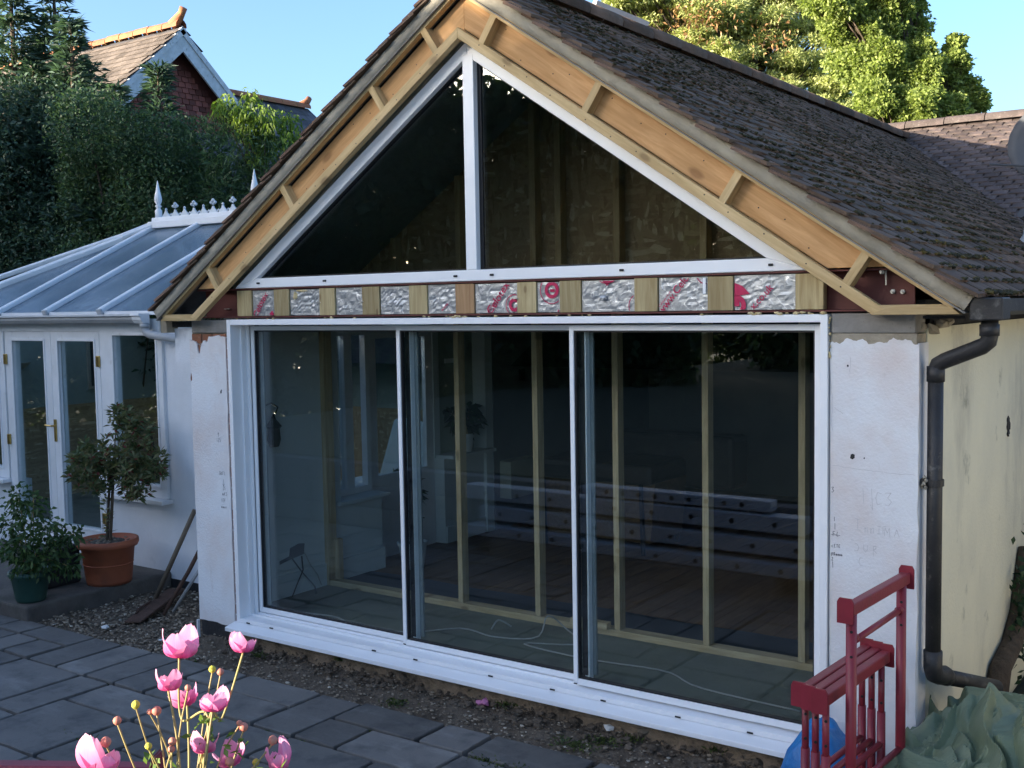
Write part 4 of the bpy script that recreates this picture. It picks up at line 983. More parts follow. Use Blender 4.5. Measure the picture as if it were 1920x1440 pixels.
# boarded wall of the roof void
n = 5
MB().prism([(.02, 2.348), (4.18, 2.348), (2.1, 3.75)], 1.145, 1.16).build('osb_sheet', OSB, house)
for x in (.57, 1.17, 1.80, 2.00, 2.44, 3.04, 3.62):
    beam('stud', (x, 1.105, 2.347), (x, 1.105, 3.70-SL*abs(x-2.1)), .075, .045, TIMBER, house, up=(1, 0, 0))
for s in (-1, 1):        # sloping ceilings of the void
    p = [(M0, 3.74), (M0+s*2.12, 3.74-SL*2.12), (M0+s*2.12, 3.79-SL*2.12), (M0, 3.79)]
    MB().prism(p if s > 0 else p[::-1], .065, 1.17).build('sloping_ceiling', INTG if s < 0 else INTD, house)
MB().box(.05, 4.15, .115, 1.14, 2.312, 2.345).build('void_floor', INTD, house)
# cut-out in the wall with hanging cables
mb = MB().prism([(0, 0), (.17, .02), (.18, .10), (.12, .11), (.03, .09), (.02, .03), (-.08, .01), (-.08, -.015)], -.002, .002)
o = link('wall_chase', mb.mesh('wall_chase'), INTD, house, Matrix.Translation((-.1985, .66, .27)) @ Matrix.Rotation(R(90), 4, 'Z'))
for q, pts in enumerate(([(-.19, .70, .28), (-.17, .78, .16), (-.12, .86, .04), (-.05, .80, .01)], [(-.19, .80, .28), (-.16, .78, .18), (-.15, .70, .08), (-.12, .62, .01)], [(-.19, .83, .30), (-.16, .86, .2), (-.15, .92, .12), (-.14, .95, .03)])):
    cb = []
    for i in range(13):
        t = i/12*(len(pts)-1); k = min(int(t), len(pts)-2); f = t-k; f = f*f*(3-2*f); cb.append(Vector(pts[k]).lerp(Vector(pts[k+1]), f))
    tag(MB().tube(cb, .005, 6).build('electric_cable', [INTD, BLACKP, CABLE][q], None, smooth=True), ['grey cable falling from the wall cut-out', 'black cable crossing below the wall cut-out', 'pale cable looping beside the wall cut-out'][q], 'cable')
def spline(pts, n=60):
    out = []; m = len(pts)
    for i in range(n+1):
        t = i/n*(m-1); k = min(int(t), m-2); f = t-k
        p0, p1, p2, p3 = [Vector(pts[max(0, min(m-1, k+j))]) for j in (-1, 0, 1, 2)]
        out.append(.5*((2*p1)+(p2-p0)*f+(2*p0-5*p1+4*p2-p3)*f*f+(3*p1-p0-3*p2+p3)*f**3))
    return out
tag(MB().tube(spline([(.15, .34, .004), (.5, .42, .005), (.8, .33, .006), (1.2, .40, .006), (1.45, .66, .006), (1.75, .62, .006), (2.0, .75, .01), (2.02, .85, .13), (2.1, .95, .03), (2.3, .78, .006), (2.0, .60, .006), (2.5, .55, .006), (3.0, .6, .006), (3.3, .45, .006), (3.9, .4, .006)]), .005, 6).build('floor_cable', CABLE, None, smooth=True), 'long pale cable snaking over the screed behind the doors', 'cable')
tag(MB().tube(spline([(1.72, .86, .01), (1.66, .80, .06), (1.64, .74, .01)], 14), .006, 6).build('floor_cable', CABLE, None, smooth=True), 'short white cable end sticking up from the screed', 'cable')
def potplant(name, loc, label, pr, ph, potmat, L, n, hgt, spread, leafmat, seed, group=None, stem=.01, droop=.3, soil=COMPOST, wd=.35, rimw=1.08):
    t = thing(name, loc, label, 'plant', group); x, y, z = loc
    p = MB().lathe([(pr*.74, 0), (pr*.80, ph*.2), (pr*.97, ph*.86), (pr*rimw, ph*.88), (pr*rimw, ph), (pr*.95, ph), (pr*.92, ph*.9)], loc, 28).build('pot', potmat, t, smooth=False)
    MB().lathe([(pr*.93, 0), (pr*.5, .01), (0.01, .012)], (x, y, z+ph*.9), 20).build('compost', soil, p, smooth=True)
    rs = np.random.RandomState(seed); mb = MB(); P = []; D = []
    for k in range(max(3, n//14)):
        a = rs.uniform(0, 6.28); r = spread*rs.uniform(.2, 1); top = Vector((x+r*math.cos(a), y+r*math.sin(a), z+ph+hgt*rs.uniform(.45, 1)))
        base = Vector((x+pr*.3*math.cos(a), y+pr*.3*math.sin(a), z+ph*.9)); mid = base.lerp(top, .55)+Vector((0, 0, hgt*.12))
        c = [base.lerp(mid, .5), mid, top]; mb.tube([base, mid, top], [stem, stem*.8, stem*.4], 5)
        for i in range(14):
            f = rs.uniform(.25, 1); q = base.lerp(mid, f*2) if f < .5 else mid.lerp(top, f*2-1)
            P.append(q); D.append(rdir(1, rs)[0]+np.array([math.cos(a)*.6, math.sin(a)*.6, .25]))
    mb.build('stem', BARK if stem > .008 else STEMG, t)
    V, F = leaves(np.array(P), np.array(D), L*rs.uniform(.6, 1.3, len(P)), L*wd, droop, rs)
    link('foliage', np_mesh('foliage', V, F), leafmat, t); return t
potplant('potted_plant', (-.33, 3.06, .812), 'bushy dark plant in white pot on the inside window board', .085, .17, WHITECER, .12, 190, .28, .22, LHOUSE, 3, stem=.006, wd=.5)
potplant('potted_plant', (.02, 1.86, .0), 'tall thin house plant in cream floor pot near the door interlock', .12, .22, WHITECER, .085, 60, .75, .10, LHOUSE, 5, stem=.007, wd=.4)
# lantern hanging inside
t = thing('lantern', (-.13, .50, 1.2), 'black wall lantern hanging inside the left door panel', 'lantern')
MB().lathe([(.035, 0), (.05, .05), (.045, .13), (.06, .15), (.02, .20), (.005, .24)], (-.13, .50, 1.16), 8).build('lantern_body', BLACKP, t)
MB().tube([(-.20, .50, 1.46), (-.15, .50, 1.48), (-.10, .52, 1.45), (-.12, .51, 1.40)], .006, 6).build('bracket', BLACKP, t)
# dark armchair with wicker base
t = thing('armchair', (.75, 3.35, 0), 'dark leather armchair with a wicker side behind the middle door panel', 'armchair')
MB().box(.35, 1.55, 3.2, 3.9, .60, .78).build('seat', BLACKCLOTH, t, bevel=.05); MB().box(.75, 2.0, 3.85, 4.2, .5, .98).build('backrest', BLACKCLOTH, t, bevel=.05)
MB().prism([(.42, .10), (1.5, .10), (1.55, .62), (.36, .62)], 3.25, 3.85).build('wicker_base', WICKER, t)
for x, y in ((.45, 3.22), (1.45, 3.22), (.45, 3.86), (1.45, 3.86)): MB().tube([(x, y, 0), (x-.02, y, .62)], .02, 8).build('leg', BLACKCLOTH, t)

# ------------------------------------------------------------------ retaining terrace the photographer stands on
terr = MB().box(-7, 14, -30, -3.72, -.33, .47).build('terrace', GRASSG); terr['kind'] = 'structure'
wall = thing('retaining_wall', (1, -3.6, -.26), 'low retaining wall of grey timber sleepers bounding the terrace', 'wall')
for k in range(3):
    for i in range(8):
        x0 = -6.8+2.42*i+(1.2 if k % 2 else 0)
        s_ = beam('sleeper', (x0, -3.62+.012*k*(-1), -.14+.238*k), (x0+2.40, -3.62-.012*k, -.14+.238*k), .19, .228, SLEEPER, wall, bevel=.012)
        mb = MB()
        for q in range(3): mb.tube([(x0+.4+.8*q, -3.52, -.14+.238*k), (x0+.4+.8*q, -3.508, -.14+.238*k)], .03, 8)
        mb.build('coach_bolt', BLACKP, s_)

PALEB = pm('pale_plastic_board', (.62, .62, .64), (.54, .54, .56), 3, .5)
sb_ = thing('board_stack', (1.4, -3.28, -.22), 'stack of long pale boards on the patio, mirrored low in the door glass', 'boards')
for k, (x0, x1, y, z, h) in enumerate(((-.6, 2.9, -3.24, -.06, .10), (-.5, 3.0, -3.30, .09, .13), (-.7, 2.8, -3.32, .27, .14), (.7, 2.5, -3.34, .43, .09))):
    bd_ = MB().box(x0, x1, y-.16, y+.05-.02*k, z, z+h).build('board', PALEB, sb_, bevel=.01)
    mb = MB()
    for q in range(9):
        xx = x0+.25+(x1-x0-.5)*q/8; mb.tube([(xx, y+.0495-.02*k, z+h*.5), (xx, y+.053-.02*k, z+h*.5)], .022, 8)
    mb.build('fixing_hole', BLACKP, bd_)
MB().box(-.3, 2.6, -3.40, -3.16, -.22, -.07).build('bearer', SLEEPER, sb_)
# ------------------------------------------------------------------ rear wing roof
wing = thing('rear_wing', (4.5, 8.5, -.24), 'rear wing of the house with weathered brown tiled roof', 'house')
RY, RZ, RS = 8.75, 4.20, .52; RA = math.atan(RS)
mb = MB(); mb.add([(-3.5, RY, RZ-.03), (9, RY, RZ-.03), (9, RY-5, RZ-.03-5*RS), (-3.5, RY-5, RZ-.03-5*RS), (-3.5, RY+5, RZ-.03-5*RS), (9, RY+5, RZ-.03-5*RS)], [(3, 2, 1, 0), (0, 1, 5, 4)])
rsl = mb.build('roof_slope', DPC, wing)
MB().box(4.62, 9, 4.6, 12.5, -.3, 2.0).build('wall', CREAM, wing)
rr = random.Random(8); n_up = Vector((0, -math.sin(RA), math.cos(RA))); dn = Vector((0, -math.cos(RA), -math.sin(RA)))
for k in range(34):
    s = .12+.118*k
    for c in range(36):
        x = 2.05+.166*(c+(.5 if k % 2 else 0)); p = Vector((x, RY, RZ))+dn*s+n_up*.015
        if x-2.1 < (8.6-p.y)/1.35-.35 or x > 7.2-.9*k*.118+.2: continue
        tl = .07+rr.uniform(-.01, .02); d2 = (dn*math.cos(tl)+n_up*math.sin(tl)); xv = Vector((-1, 0, 0)); n2 = xv.cross(d2)
        if n2.z < 0: n2 = -n2; xv = -xv
        yv = n2.cross(d2); mx = Matrix((d2, yv, n2)).transposed().to_4x4() @ Matrix.Rotation(R(rr.uniform(-2, 2)), 4, 'Z'); mx.translation = p
        link('tile', rr.choice(TMR), None, rsl, mx)
for c in range(14):
    vs = []; fs = []; n = 8
    for x in (0, .44):
        for j in range(n+1): t_ = R(10)+R(160)*j/n; vs.append((x, .13*math.cos(t_), .12*math.sin(t_)))
    for j in range(n): fs.append((j, j+1, n+2+j, n+1+j))
    link('ridge_tile', MB().add(vs, fs).mesh('ridge_tile'), REARTILE, wing, Matrix.Translation((1.2+.45*c, RY, RZ-.03+rr.uniform(-.006, .006))), smooth=True)

# unseen pale wall and path, added to bounce sunlight onto the side wall
PALEW = pm('pale_bounce_render', (.50, .49, .44), (.44, .43, .38), 2, .9, .3, 50)
bw = thing('bounce_wall', (8.0, 3.0, -.3), 'unseen pale wall added right of the house to bounce sunlight', 'wall')
MB().box(7.9, 8.1, -4.0, 12.0, -.3, 2.7).build('wall', PALEW, bw); MB().box(7.84, 8.16, -4.02, 12.02, 2.7, 2.76).build('coping', CONCRETE, bw)
sp2 = sheet('bounce_path', 4.7, 7.9, -3.5, 12.0, -.25, pm('bounce_path_concrete', (.34, .31, .27), (.28, .255, .22), 4, .9, .3, 40))
# ------------------------------------------------------------------ conservatory
con = thing('conservatory', (-3.2, 1.0, -.2), 'white conservatory with glass roof and ornate ridge cresting left of the house', 'conservatory')
YC = 1.0
mb = MB(); mb.box(-2.02, -.42, YC, YC+.2, -.26, 2.02); mb.box(-2.86, -2.02, YC+.0005, YC+.2, -.26, .505); mb.build('wall', CONWALL, con); MB().box(-6.5, -4.42, YC+.0005, YC+.2, -.26, .505).build('dwarf_wall', CONWALL, con)
MB().box(-2.9, -.43, YC-.004, YC+.003, -.26, -.17).build('damp_course', DPC, con)
def opening(name, x0, x1, z0, z1, glass, fr=.06, y=YC, parent=con, y0=-.03, y1=.05):
    mb = MB(); gx0, gx1, gz0, gz1 = glass
    mb.box(x0, gx0, y+y0, y+y1, z0, z1); mb.box(gx1, x1, y+y0, y+y1, z0, z1); mb.box(gx0, gx1, y+y0+.0005, y+y1, z0, gz0); mb.box(gx0, gx1, y+y0+.0005, y+y1, gz1, z1)
    o = mb.build(name, UPVC, parent, bevel=.004)
    b = MB(); w = .022; ya, yb = y+y0-.008, y+y0+.012
    b.box(gx0-w, gx0, ya, yb, gz0-w, gz1+w); b.box(gx1, gx1+w, ya, yb, gz0-w, gz1+w); b.box(gx0, gx1, ya+.0005, yb, gz0-w, gz0); b.box(gx0, gx1, ya+.0005, yb, gz1, gz1+w)
    b.build('glazing_bead', UPVC, o, bevel=.004)
    MB().box(gx0, gx1, y+.0, y+.012, gz0, gz1).build('pane', GLASS, o); return o
d1 = opening('door', -4.40, -3.632, .02, 1.99, (-4.27, -3.745, .16, 1.90)); d2 = opening('door', -3.628, -2.875, .02, 1.99, (-3.515, -2.955, .16, 1.90))
opening('window', -2.87, -1.99, .535, 2.0, (-2.67, -2.075, .645, 1.955)); opening('window', -6.5, -4.43, .535, 2.0, (-5.4, -4.54, .645, 1.955))
MB().box(-2.86, -1.95, YC-.12, YC+.0, .495, .532).build('window_sill', UPVC, con, bevel=.006); MB().box(-6.5, -4.41, YC-.12, YC+.0, .495, .532).build('window_sill', UPVC, con, bevel=.006)
MB().box(-4.42, -2.87, YC-.05, YC+.1, -.09, .018).build('threshold', UPVC, con)
MB().box(-6.5, -2.03, YC-.035, YC+.1, 1.9925, 2.10).build('eaves_beam', UPVC, con)
for dd, x, zs in ((d2, -2.885, (1.72, .93, .28)), (d1, -4.385, (1.72, .93, .28))):
    for z in zs: MB().box(x-.022, x+.022, YC-.052, YC-.03, z-.05, z+.05).build('hinge', BRASS, dd, bevel=.004)
h = MB(); h.box(-3.612, -3.585, YC-.046, YC-.03, .95, 1.16); h.tube([(-3.60, YC-.045, 1.10), (-3.60, YC-.08, 1.10), (-3.69, YC-.085, 1.105)], .009, 8); h.build('handle', BRASS, d2)
# roof
EY, EZ, RYc, RZc = .93, 2.165, 2.80, 3.09; XL, XR = -4.36, -2.70
def cs(t, x, up=0):      # point on the front slope, t from eave (0) to ridge (1)
    return Vector((x, EY+(RYc-EY)*t-up*.44, EZ+(RZc-EZ)*t+up*.9))
bars = [(-4.39, -4.36), (-3.58, -3.58), (-2.74, -2.74), (-1.92, -2.72), (-1.1, -2.70)]
hx = -5.75
MB().add([cs(0, -1.0), cs(0, -4.39), cs(1, XL), cs(1, XR)], [(0, 1, 2, 3)]); 
xs = [(hx, XL)]+bars
for (xa, ta), (xb, tb) in zip(xs, xs[1:]):
    q = [cs(0, xa), cs(0, xb), cs(1, tb), cs(1, ta)]; q2 = [v-Vector((0, -.012, .022)) for v in q]
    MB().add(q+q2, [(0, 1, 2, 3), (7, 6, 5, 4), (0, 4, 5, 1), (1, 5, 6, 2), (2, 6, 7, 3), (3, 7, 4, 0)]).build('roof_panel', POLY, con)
q = [cs(0, hx), cs(1, XL), Vector((XL-.1, 4.6, EZ)), Vector((hx, 4.6, EZ))]
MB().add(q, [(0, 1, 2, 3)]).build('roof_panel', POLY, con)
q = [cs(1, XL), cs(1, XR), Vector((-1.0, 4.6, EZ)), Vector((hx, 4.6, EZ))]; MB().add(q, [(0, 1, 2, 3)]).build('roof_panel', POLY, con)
for xa, ta in bars: 
    gb = MB().bar(cs(-.012, xa, .022), cs(.985, ta, .022), .062, .05, (0, -.44, .9)).build('glazing_bar', UPVC, con, bevel=.012)
    MB().bar(cs(-.02, xa, .012), cs(-.008, xa, .012), .072, .068, (0, -.44, .9)).build('bar_end_cap', GREYPLASTIC, gb, bevel=.01)
MB().bar(cs(-.012, hx, .022), cs(.98, XL, .022), .10, .06, (0, -.44, .9)).build('hip_bar', UPVC, con, bevel=.012)
MB().bar(cs(0.0, hx-.75, .02), cs(.98, XL-.05, .03), .07, .05, (0, -.44, .9)).build('hip_bar', UPVC, con, bevel=.012)
for (xa, _), (xb, _) in zip(xs, xs[1:]): MB().bar((xa+.04, EY-.006, EZ-.012), (xb-.04, EY-.006, EZ-.012), .02, .035).build('glazing_stop', UPVC, con)
# ridge body with mouldings, cresting and finials
mb = MB(); mb.prism([(XL-.06, RZc-.02), (XR, RZc-.02), (XR, RZc+.055), (XL-.04, RZc+.055)], RYc-.10, RYc+.1); mb.prism([(XL-.03, RZc+.055), (XR, RZc+.055), (XR, RZc+.10), (XL-.02, RZc+.10)], RYc-.06, RYc+.06)
rd = mb.build('ridge', UPVC, con, bevel=.008)
MB().bar(cs(.84, XL-.20, .05), cs(1.0, XL-.01, .05), .16, .03, (0, -.44, .9)).build('ridge_end_cover', UPVC, rd, bevel=.006)
for x in (XL+.03, -2.78):
    mb = MB().lathe([(.038, .10), (.038, .21), (.026, .225), (.020, .24), (.034, .25), (.034, .262), (.020, .272), (.036, .30), (.043, .33), (.036, .37), (.022, .43), (.010, .50), (.002, .54)], (x, RYc, RZc-.03), 14); mb.build('finial', UPVC, rd, smooth=True)
def crest(x, kind, z):
    y0, y1 = RYc-.008, RYc+.008; mb = MB()
    P = [(x-.062, z), (x+.062, z), (x+.062, z+.012), (x+.045, z+.03), (x+.02, z+.05), (x+.008, z+.075)]
    Q = [(2*x-a, b_) for a, b_ in P[2:]][::-1]
    mb.prism(P+Q, y0, y1)
    if kind:
        for a, b_, r in ((0, .135, .020), (-.030, .112, .019), (.030, .112, .019), (0, .095, .012)): mb.lathe([(.001, -r), (r*.8, -r*.5), (r, 0), (r*.8, r*.5), (.001, r)], (x+a, RYc, z+b_), 8)
    else: mb.lathe([(.001, -.016), (.014, -.006), (.014, .006), (.001, .018)], (x, RYc, z+.085), 8)
    mb.tube([(x+.062, RYc, z+.018), (x+.085, RYc, z+.034), (x+.105, RYc, z+.018)], .008, 6)
    return mb.build('cresting', WEATHERW, rd)
for k in range(10): crest(XL+.16+.155*k, k % 2, RZc+.10)
# gutter and bits of downpipe
gc = MB()
prof = [(.0, .075), (-.10, .075), (-.105, .06), (-.085, .05), (-.085, .03), (-.06, .0), (.0, .0)]
vs = []; fs = []; n = len(prof)
for x in (-7, -2.18):
    for a, b_ in prof: vs.append((x, EY-.02+a, 2.068+b_))
fs = [(i, (i+1) % n, n+(i+1) % n, n+i) for i in range(n)]+[tuple(range(n)), tuple(range(2*n-1, n-1, -1))]
gu = gc.add(vs, fs).build('gutter', GREYPLASTIC, con)
vs = []
for x in (-2.18, -2.06):
    for a, b_ in prof: vs.append((x, EY-.02+a*1.08, 2.062+b_*1.15))
MB().add(vs, fs).build('gutter_end', UPVC, gu)
gp = MB().tube([(-2.08, .875, 2.06), (-2.08, .875, 2.02), (-2.065, .878, 1.985), (-2.01, .882, 1.965), (-1.40, .89, 1.905)], .036, 12).build('gutter_pipe', GREYPLASTIC, con, smooth=True)
MB().tube([(-1.60, .8866, 1.9247), (-1.54, .8877, 1.9188)], .042, 12).build('pipe_collar', GREYPLASTIC, gp, smooth=True)
MB().tube([(-2.08, .875, 2.06), (-2.08, .875, 2.025)], .042, 12).build('pipe_collar', GREYPLASTIC, gp, smooth=True)
# inside the conservatory
MB().box(-6.5, -.45, 4.3, 4.4, -.26, 3.0).build('inner_wall', INTG, con); MB().box(-6.37, -.45, 4.27, 4.30, -.2, 1.03).build('osb_sheet', OSB, con)
MB().box(-6.5, -.45, 1.2, 4.3, -.12, -.08).build('floor', SCREED, con); MB().box(-6.5, -6.4, 1.2, 4.3, -.2, 2.1).build('inner_wall', INTG, con)
MB().box(-.46, -.41, 2.0, 4.3, 2.3, 3.0).build('inner_wall', INTG, con)
pf = MB().box(-6.399, -6.37, 3.22, 3.44, 1.20, 1.85).build('picture_frame', BEDDING, con); MB().box(-6.3699, -6.366, 3.26, 3.40, 1.24, 1.81).build('picture', PAPER, pf)
MB().box(-6.3995, -6.38, 1.2, 4.27, -.08, 1.03).build('osb_sheet', OSB, con)
MB().lathe([(.02, 0), (.12, .05), (.16, .09)], (-6.33, 2.25, 1.50), 14).build('wall_light', INTG, con)
mb = MB(); mb.lathe([(.02, -.02), (.05, .0), (.11, .10), (.14, .24)], (-.62, 1.62, 1.72), 16); mb.build('bowl_light', WHITECER, con, smooth=True)
t = thing('white_chair', (-1.0, 2.6, -.08), 'white cushioned lounge chair seen through the inside window', 'chair')
MB().box(-1.35, -.72, 2.35, 2.95, .36, .56).build('seat', CUSHION, t, bevel=.06); MB().add([(-1.3, 2.9, .5), (-.72, 2.9, .5), (-.72, 3.05, .5), (-1.3, 3.05, .5), (-1.25, 3.1, 1.08), (-.75, 3.1, 1.02), (-.75, 3.25, 1.02), (-1.25, 3.25, 1.08)], [(0,3,2,1),(4,5,6,7),(0,1,5,4),(1,2,6,5),(2,3,7,6),(3,0,4,7)]).build('backrest', CUSHION, t, bevel=.04)
for x, y in ((-1.3, 2.4), (-.77, 2.4), (-1.3, 3.0), (-.77, 3.0)): MB().tube([(x, y, -.08), (x, y, .36)], .022, 8).build('leg', BLACKCLOTH, t)
potplant('potted_plant', (-.62, 2.30, -.08), 'small dark plant in front of the white lounge chair', .10, .2, INTD, .11, 60, .85, .10, LHOUSE, 9, stem=.008, wd=.45)
for k, (x, y, s, lab) in enumerate([(-3.3, 2.0, .30, 'large blue plastic tub behind the right conservatory door'), (-2.55, 2.2, .26, 'blue plastic tub behind the conservatory side window')]):
    tag(MB().lathe([(s*.8, 0), (s, .32), (s*1.06, .33), (s*1.06, .36), (s*.95, .36), (s*.8, .05)], (x, y, -.08), 20).build('blue_tub', BLUEBAG, None, smooth=False), lab, 'tub')
t = thing('office_chair', (-2.3, 2.9, -.08), 'grey armchair behind the conservatory side window', 'chair')
MB().box(-2.6, -2.05, 2.7, 3.2, .40, .52).build('seat', GREYPLASTIC, t, bevel=.03); MB().box(-2.62, -2.03, 3.2, 3.3, .5, 1.15).build('backrest', GREYPLASTIC, t, bevel=.04); MB().tube([(-2.32, 2.95, -.08), (-2.32, 2.95, .40)], .04, 8).build('post', BLACKP, t)
# concrete step in front of the conservatory
vs = []
stp = MB().box(-7, -2.0, -.375, .995, -.30, -.105).build('concrete_step', PLINTHM, None, bevel=.02)
tag(stp, 'worn concrete step carrying the plant pots by the conservatory', 'step')

# ------------------------------------------------------------------ measured plant positions (metres)
HEDGE_A = [((-8.448, 3.201, 4.854), (0.34, 0.34, 0.34)), ((-8.612, 3.239, 4.416), (0.45, 0.45, 0.45)), ((-8.546, 3.114, 3.922), (0.43, 0.43, 0.43)), ((-9.14, 3.378, 3.51), (0.47, 0.47, 0.47)), ((-8.521, 3.139, 2.922), (0.41, 0.41, 0.41)), ((-8.738, 2.995, 2.527), (0.41, 0.41, 0.41)), ((-8.524, 3.559, 4.903), (0.43, 0.43, 0.43)), ((-8.263, 3.346, 4.529), (0.38, 0.38, 0.38)), ((-8.216, 3.356, 3.815), (0.44, 0.44, 0.44)), ((-8.601, 3.671, 3.388), (0.47, 0.47, 0.47)), ((-8.664, 3.644, 2.867), (0.41, 0.41, 0.41)), ((-8.435, 3.543, 2.475), (0.47, 0.47, 0.47)), ((-8.373, 3.98, 4.929), (0.43, 0.43, 0.43)), ((-8.321, 3.928, 4.332), (0.4, 0.4, 0.4)), ((-8.247, 3.975, 3.89), (0.44, 0.44, 0.44)), ((-7.887, 3.667, 3.327), (0.37, 0.37, 0.37)), ((-7.844, 3.61, 2.883), (0.48, 0.48, 0.48)), ((-8.065, 3.784, 2.344), (0.5, 0.5, 0.5)), ((-7.772, 4.099, 4.766), (0.45, 0.45, 0.45)), ((-8.02, 4.185, 4.35), (0.43, 0.43, 0.43)), ((-7.808, 4.111, 3.836), (0.48, 0.48, 0.48)), ((-7.315, 3.835, 3.254), (0.45, 0.45, 0.45)), ((-7.866, 4.104, 2.754), (0.38, 0.38, 0.38))]
HEDGE_B = [((-6.845, 3.7, 4.528), (0.46, 0.46, 0.46)), ((-7.102, 3.879, 4.005), (0.4, 0.4, 0.4)), ((-7.101, 3.807, 3.611), (0.35, 0.35, 0.35)), ((-7.109, 3.796, 2.989), (0.33, 0.33, 0.33)), ((-6.757, 3.521, 2.623), (0.45, 0.45, 0.45)), ((-6.354, 3.857, 4.365), (0.38, 0.38, 0.38)), ((-6.361, 4.079, 4.014), (0.33, 0.33, 0.33)), ((-6.417, 3.981, 3.401), (0.34, 0.34, 0.34)), ((-6.768, 4.044, 2.988), (0.45, 0.45, 0.45)), ((-6.551, 4.117, 2.418), (0.47, 0.47, 0.47)), ((-6.107, 4.258, 4.293), (0.43, 0.43, 0.43)), ((-6.057, 4.084, 3.743), (0.46, 0.46, 0.46)), ((-5.956, 4.127, 3.267), (0.4, 0.4, 0.4)), ((-6.028, 4.274, 2.814), (0.42, 0.42, 0.42)), ((-5.993, 3.94, 2.261), (0.34, 0.34, 0.34))]
HEDGE_C = [((-5.728, 4.55, 4.266), (0.34, 0.34, 0.34)), ((-5.815, 4.742, 3.627), (0.48, 0.48, 0.48)), ((-5.635, 4.487, 3.22), (0.36, 0.36, 0.36)), ((-5.353, 4.348, 2.646), (0.43, 0.43, 0.43)), ((-5.258, 4.188, 2.219), (0.31, 0.31, 0.31)), ((-5.085, 4.658, 4.198), (0.43, 0.43, 0.43)), ((-5.12, 4.57, 3.7), (0.35, 0.35, 0.35)), ((-5.252, 4.796, 3.18), (0.37, 0.37, 0.37)), ((-5.347, 4.754, 2.599), (0.48, 0.48, 0.48)), ((-4.923, 4.434, 2.186), (0.4, 0.4, 0.4)), ((-4.655, 4.813, 3.958), (0.34, 0.34, 0.34)), ((-4.999, 5.246, 3.564), (0.41, 0.41, 0.41)), ((-4.738, 4.915, 3.058), (0.47, 0.47, 0.47)), ((-4.807, 4.761, 2.493), (0.33, 0.33, 0.33)), ((-4.401, 5.272, 3.659), (0.32, 0.32, 0.32)), ((-4.546, 5.249, 3.219), (0.35, 0.35, 0.35)), ((-4.78, 5.344, 2.781), (0.39, 0.39, 0.39)), ((-4.577, 5.123, 2.183), (0.35, 0.35, 0.35))]
PINE = [((-9.035, 22.38, 10.55), (1.02, 1.02, 0.63)), ((-8.542, 23.31, 10.229), (1.11, 1.11, 0.69)), ((-7.568, 23.979, 10.062), (1.18, 1.18, 0.73)), ((-6.59, 25.012, 9.817), (1.27, 1.27, 0.79)), ((-5.55, 25.538, 8.881), (1.12, 1.12, 0.69)), ((-4.727, 25.795, 8.012), (0.96, 0.96, 0.6)), ((-4.041, 26.215, 7.304), (0.5, 0.5, 0.31)), ((-7.122, 23.691, 8.79), (0.91, 0.91, 0.56)), ((-6.059, 24.477, 7.839), (0.88, 0.88, 0.55)), ((-4.973, 25.219, 7.597), (0.66, 0.66, 0.41)), ((-5.315, 26.153, 9.838), (0.9, 0.9, 0.56)), ((-8.8, 23.831, 11.259), (1.2, 1.2, 0.75)), ((-6.953, 25.124, 11.221), (1.35, 1.35, 0.84)), ((-5.993, 25.881, 10.778), (1.21, 1.21, 0.75)), ((-7.854, 23.223, 9.314), (0.66, 0.66, 0.41)), ((-4.296, 25.414, 7.186), (0.58, 0.58, 0.36))]
OAK = [((-2.397, 20.102, 8.244), (0.66, 0.66, 0.59)), ((-1.77, 21.174, 8.47), (0.83, 0.83, 0.74)), ((-1.835, 20.417, 7.34), (0.79, 0.79, 0.71)), ((-0.947, 21.013, 7.024), (0.69, 0.69, 0.62)), ((-0.501, 21.786, 6.667), (0.56, 0.56, 0.5)), ((-0.983, 20.312, 6.289), (0.68, 0.68, 0.61)), ((-0.467, 21.376, 7.312), (0.43, 0.43, 0.39)), ((-1.736, 19.919, 6.438), (0.59, 0.59, 0.53)), ((-2.703, 19.929, 8.726), (0.72, 0.72, 0.64)), ((-0.507, 21.761, 7.854), (0.29, 0.29, 0.26)), ((-0.078, 21.952, 6.581), (0.34, 0.34, 0.3)), ((-1.56, 21.259, 9.167), (0.61, 0.61, 0.55)), ((-1.168, 21.164, 7.726), (0.41, 0.41, 0.37)), ((-1.793, 20.836, 8.998), (0.72, 0.72, 0.65)), ((-0.506, 20.884, 6.194), (0.59, 0.59, 0.53)), ((-2.376, 20.417, 7.471), (0.6, 0.6, 0.54))]
SAPL = [((-5.031, 4.472, 4.703), (0.15, 0.15, 0.15)), ((-4.892, 4.702, 4.817), (0.11, 0.11, 0.11)), ((-4.585, 4.648, 4.532), (0.17, 0.17, 0.17)), ((-4.499, 4.952, 4.52), (0.13, 0.13, 0.13)), ((-4.815, 4.597, 4.399), (0.16, 0.16, 0.16)), ((-4.391, 4.884, 4.277), (0.13, 0.13, 0.13)), ((-4.685, 4.802, 4.296), (0.16, 0.16, 0.16)), ((-4.814, 4.491, 4.583), (0.13, 0.13, 0.13)), ((-5.13, 4.403, 4.705), (0.08, 0.08, 0.08)), ((-4.741, 4.622, 4.097), (0.15, 0.15, 0.15)), ((-4.393, 5.006, 4.29), (0.08, 0.08, 0.08))]
CON_TOPS = [(-9.236, 4.178, 7.099), (-8.922, 4.655, 7.227), (-8.14, 4.381, 6.218), (-6.954, 4.906, 5.501), (-8.756, 4.166, 5.903), (-7.347, 4.483, 5.22)]
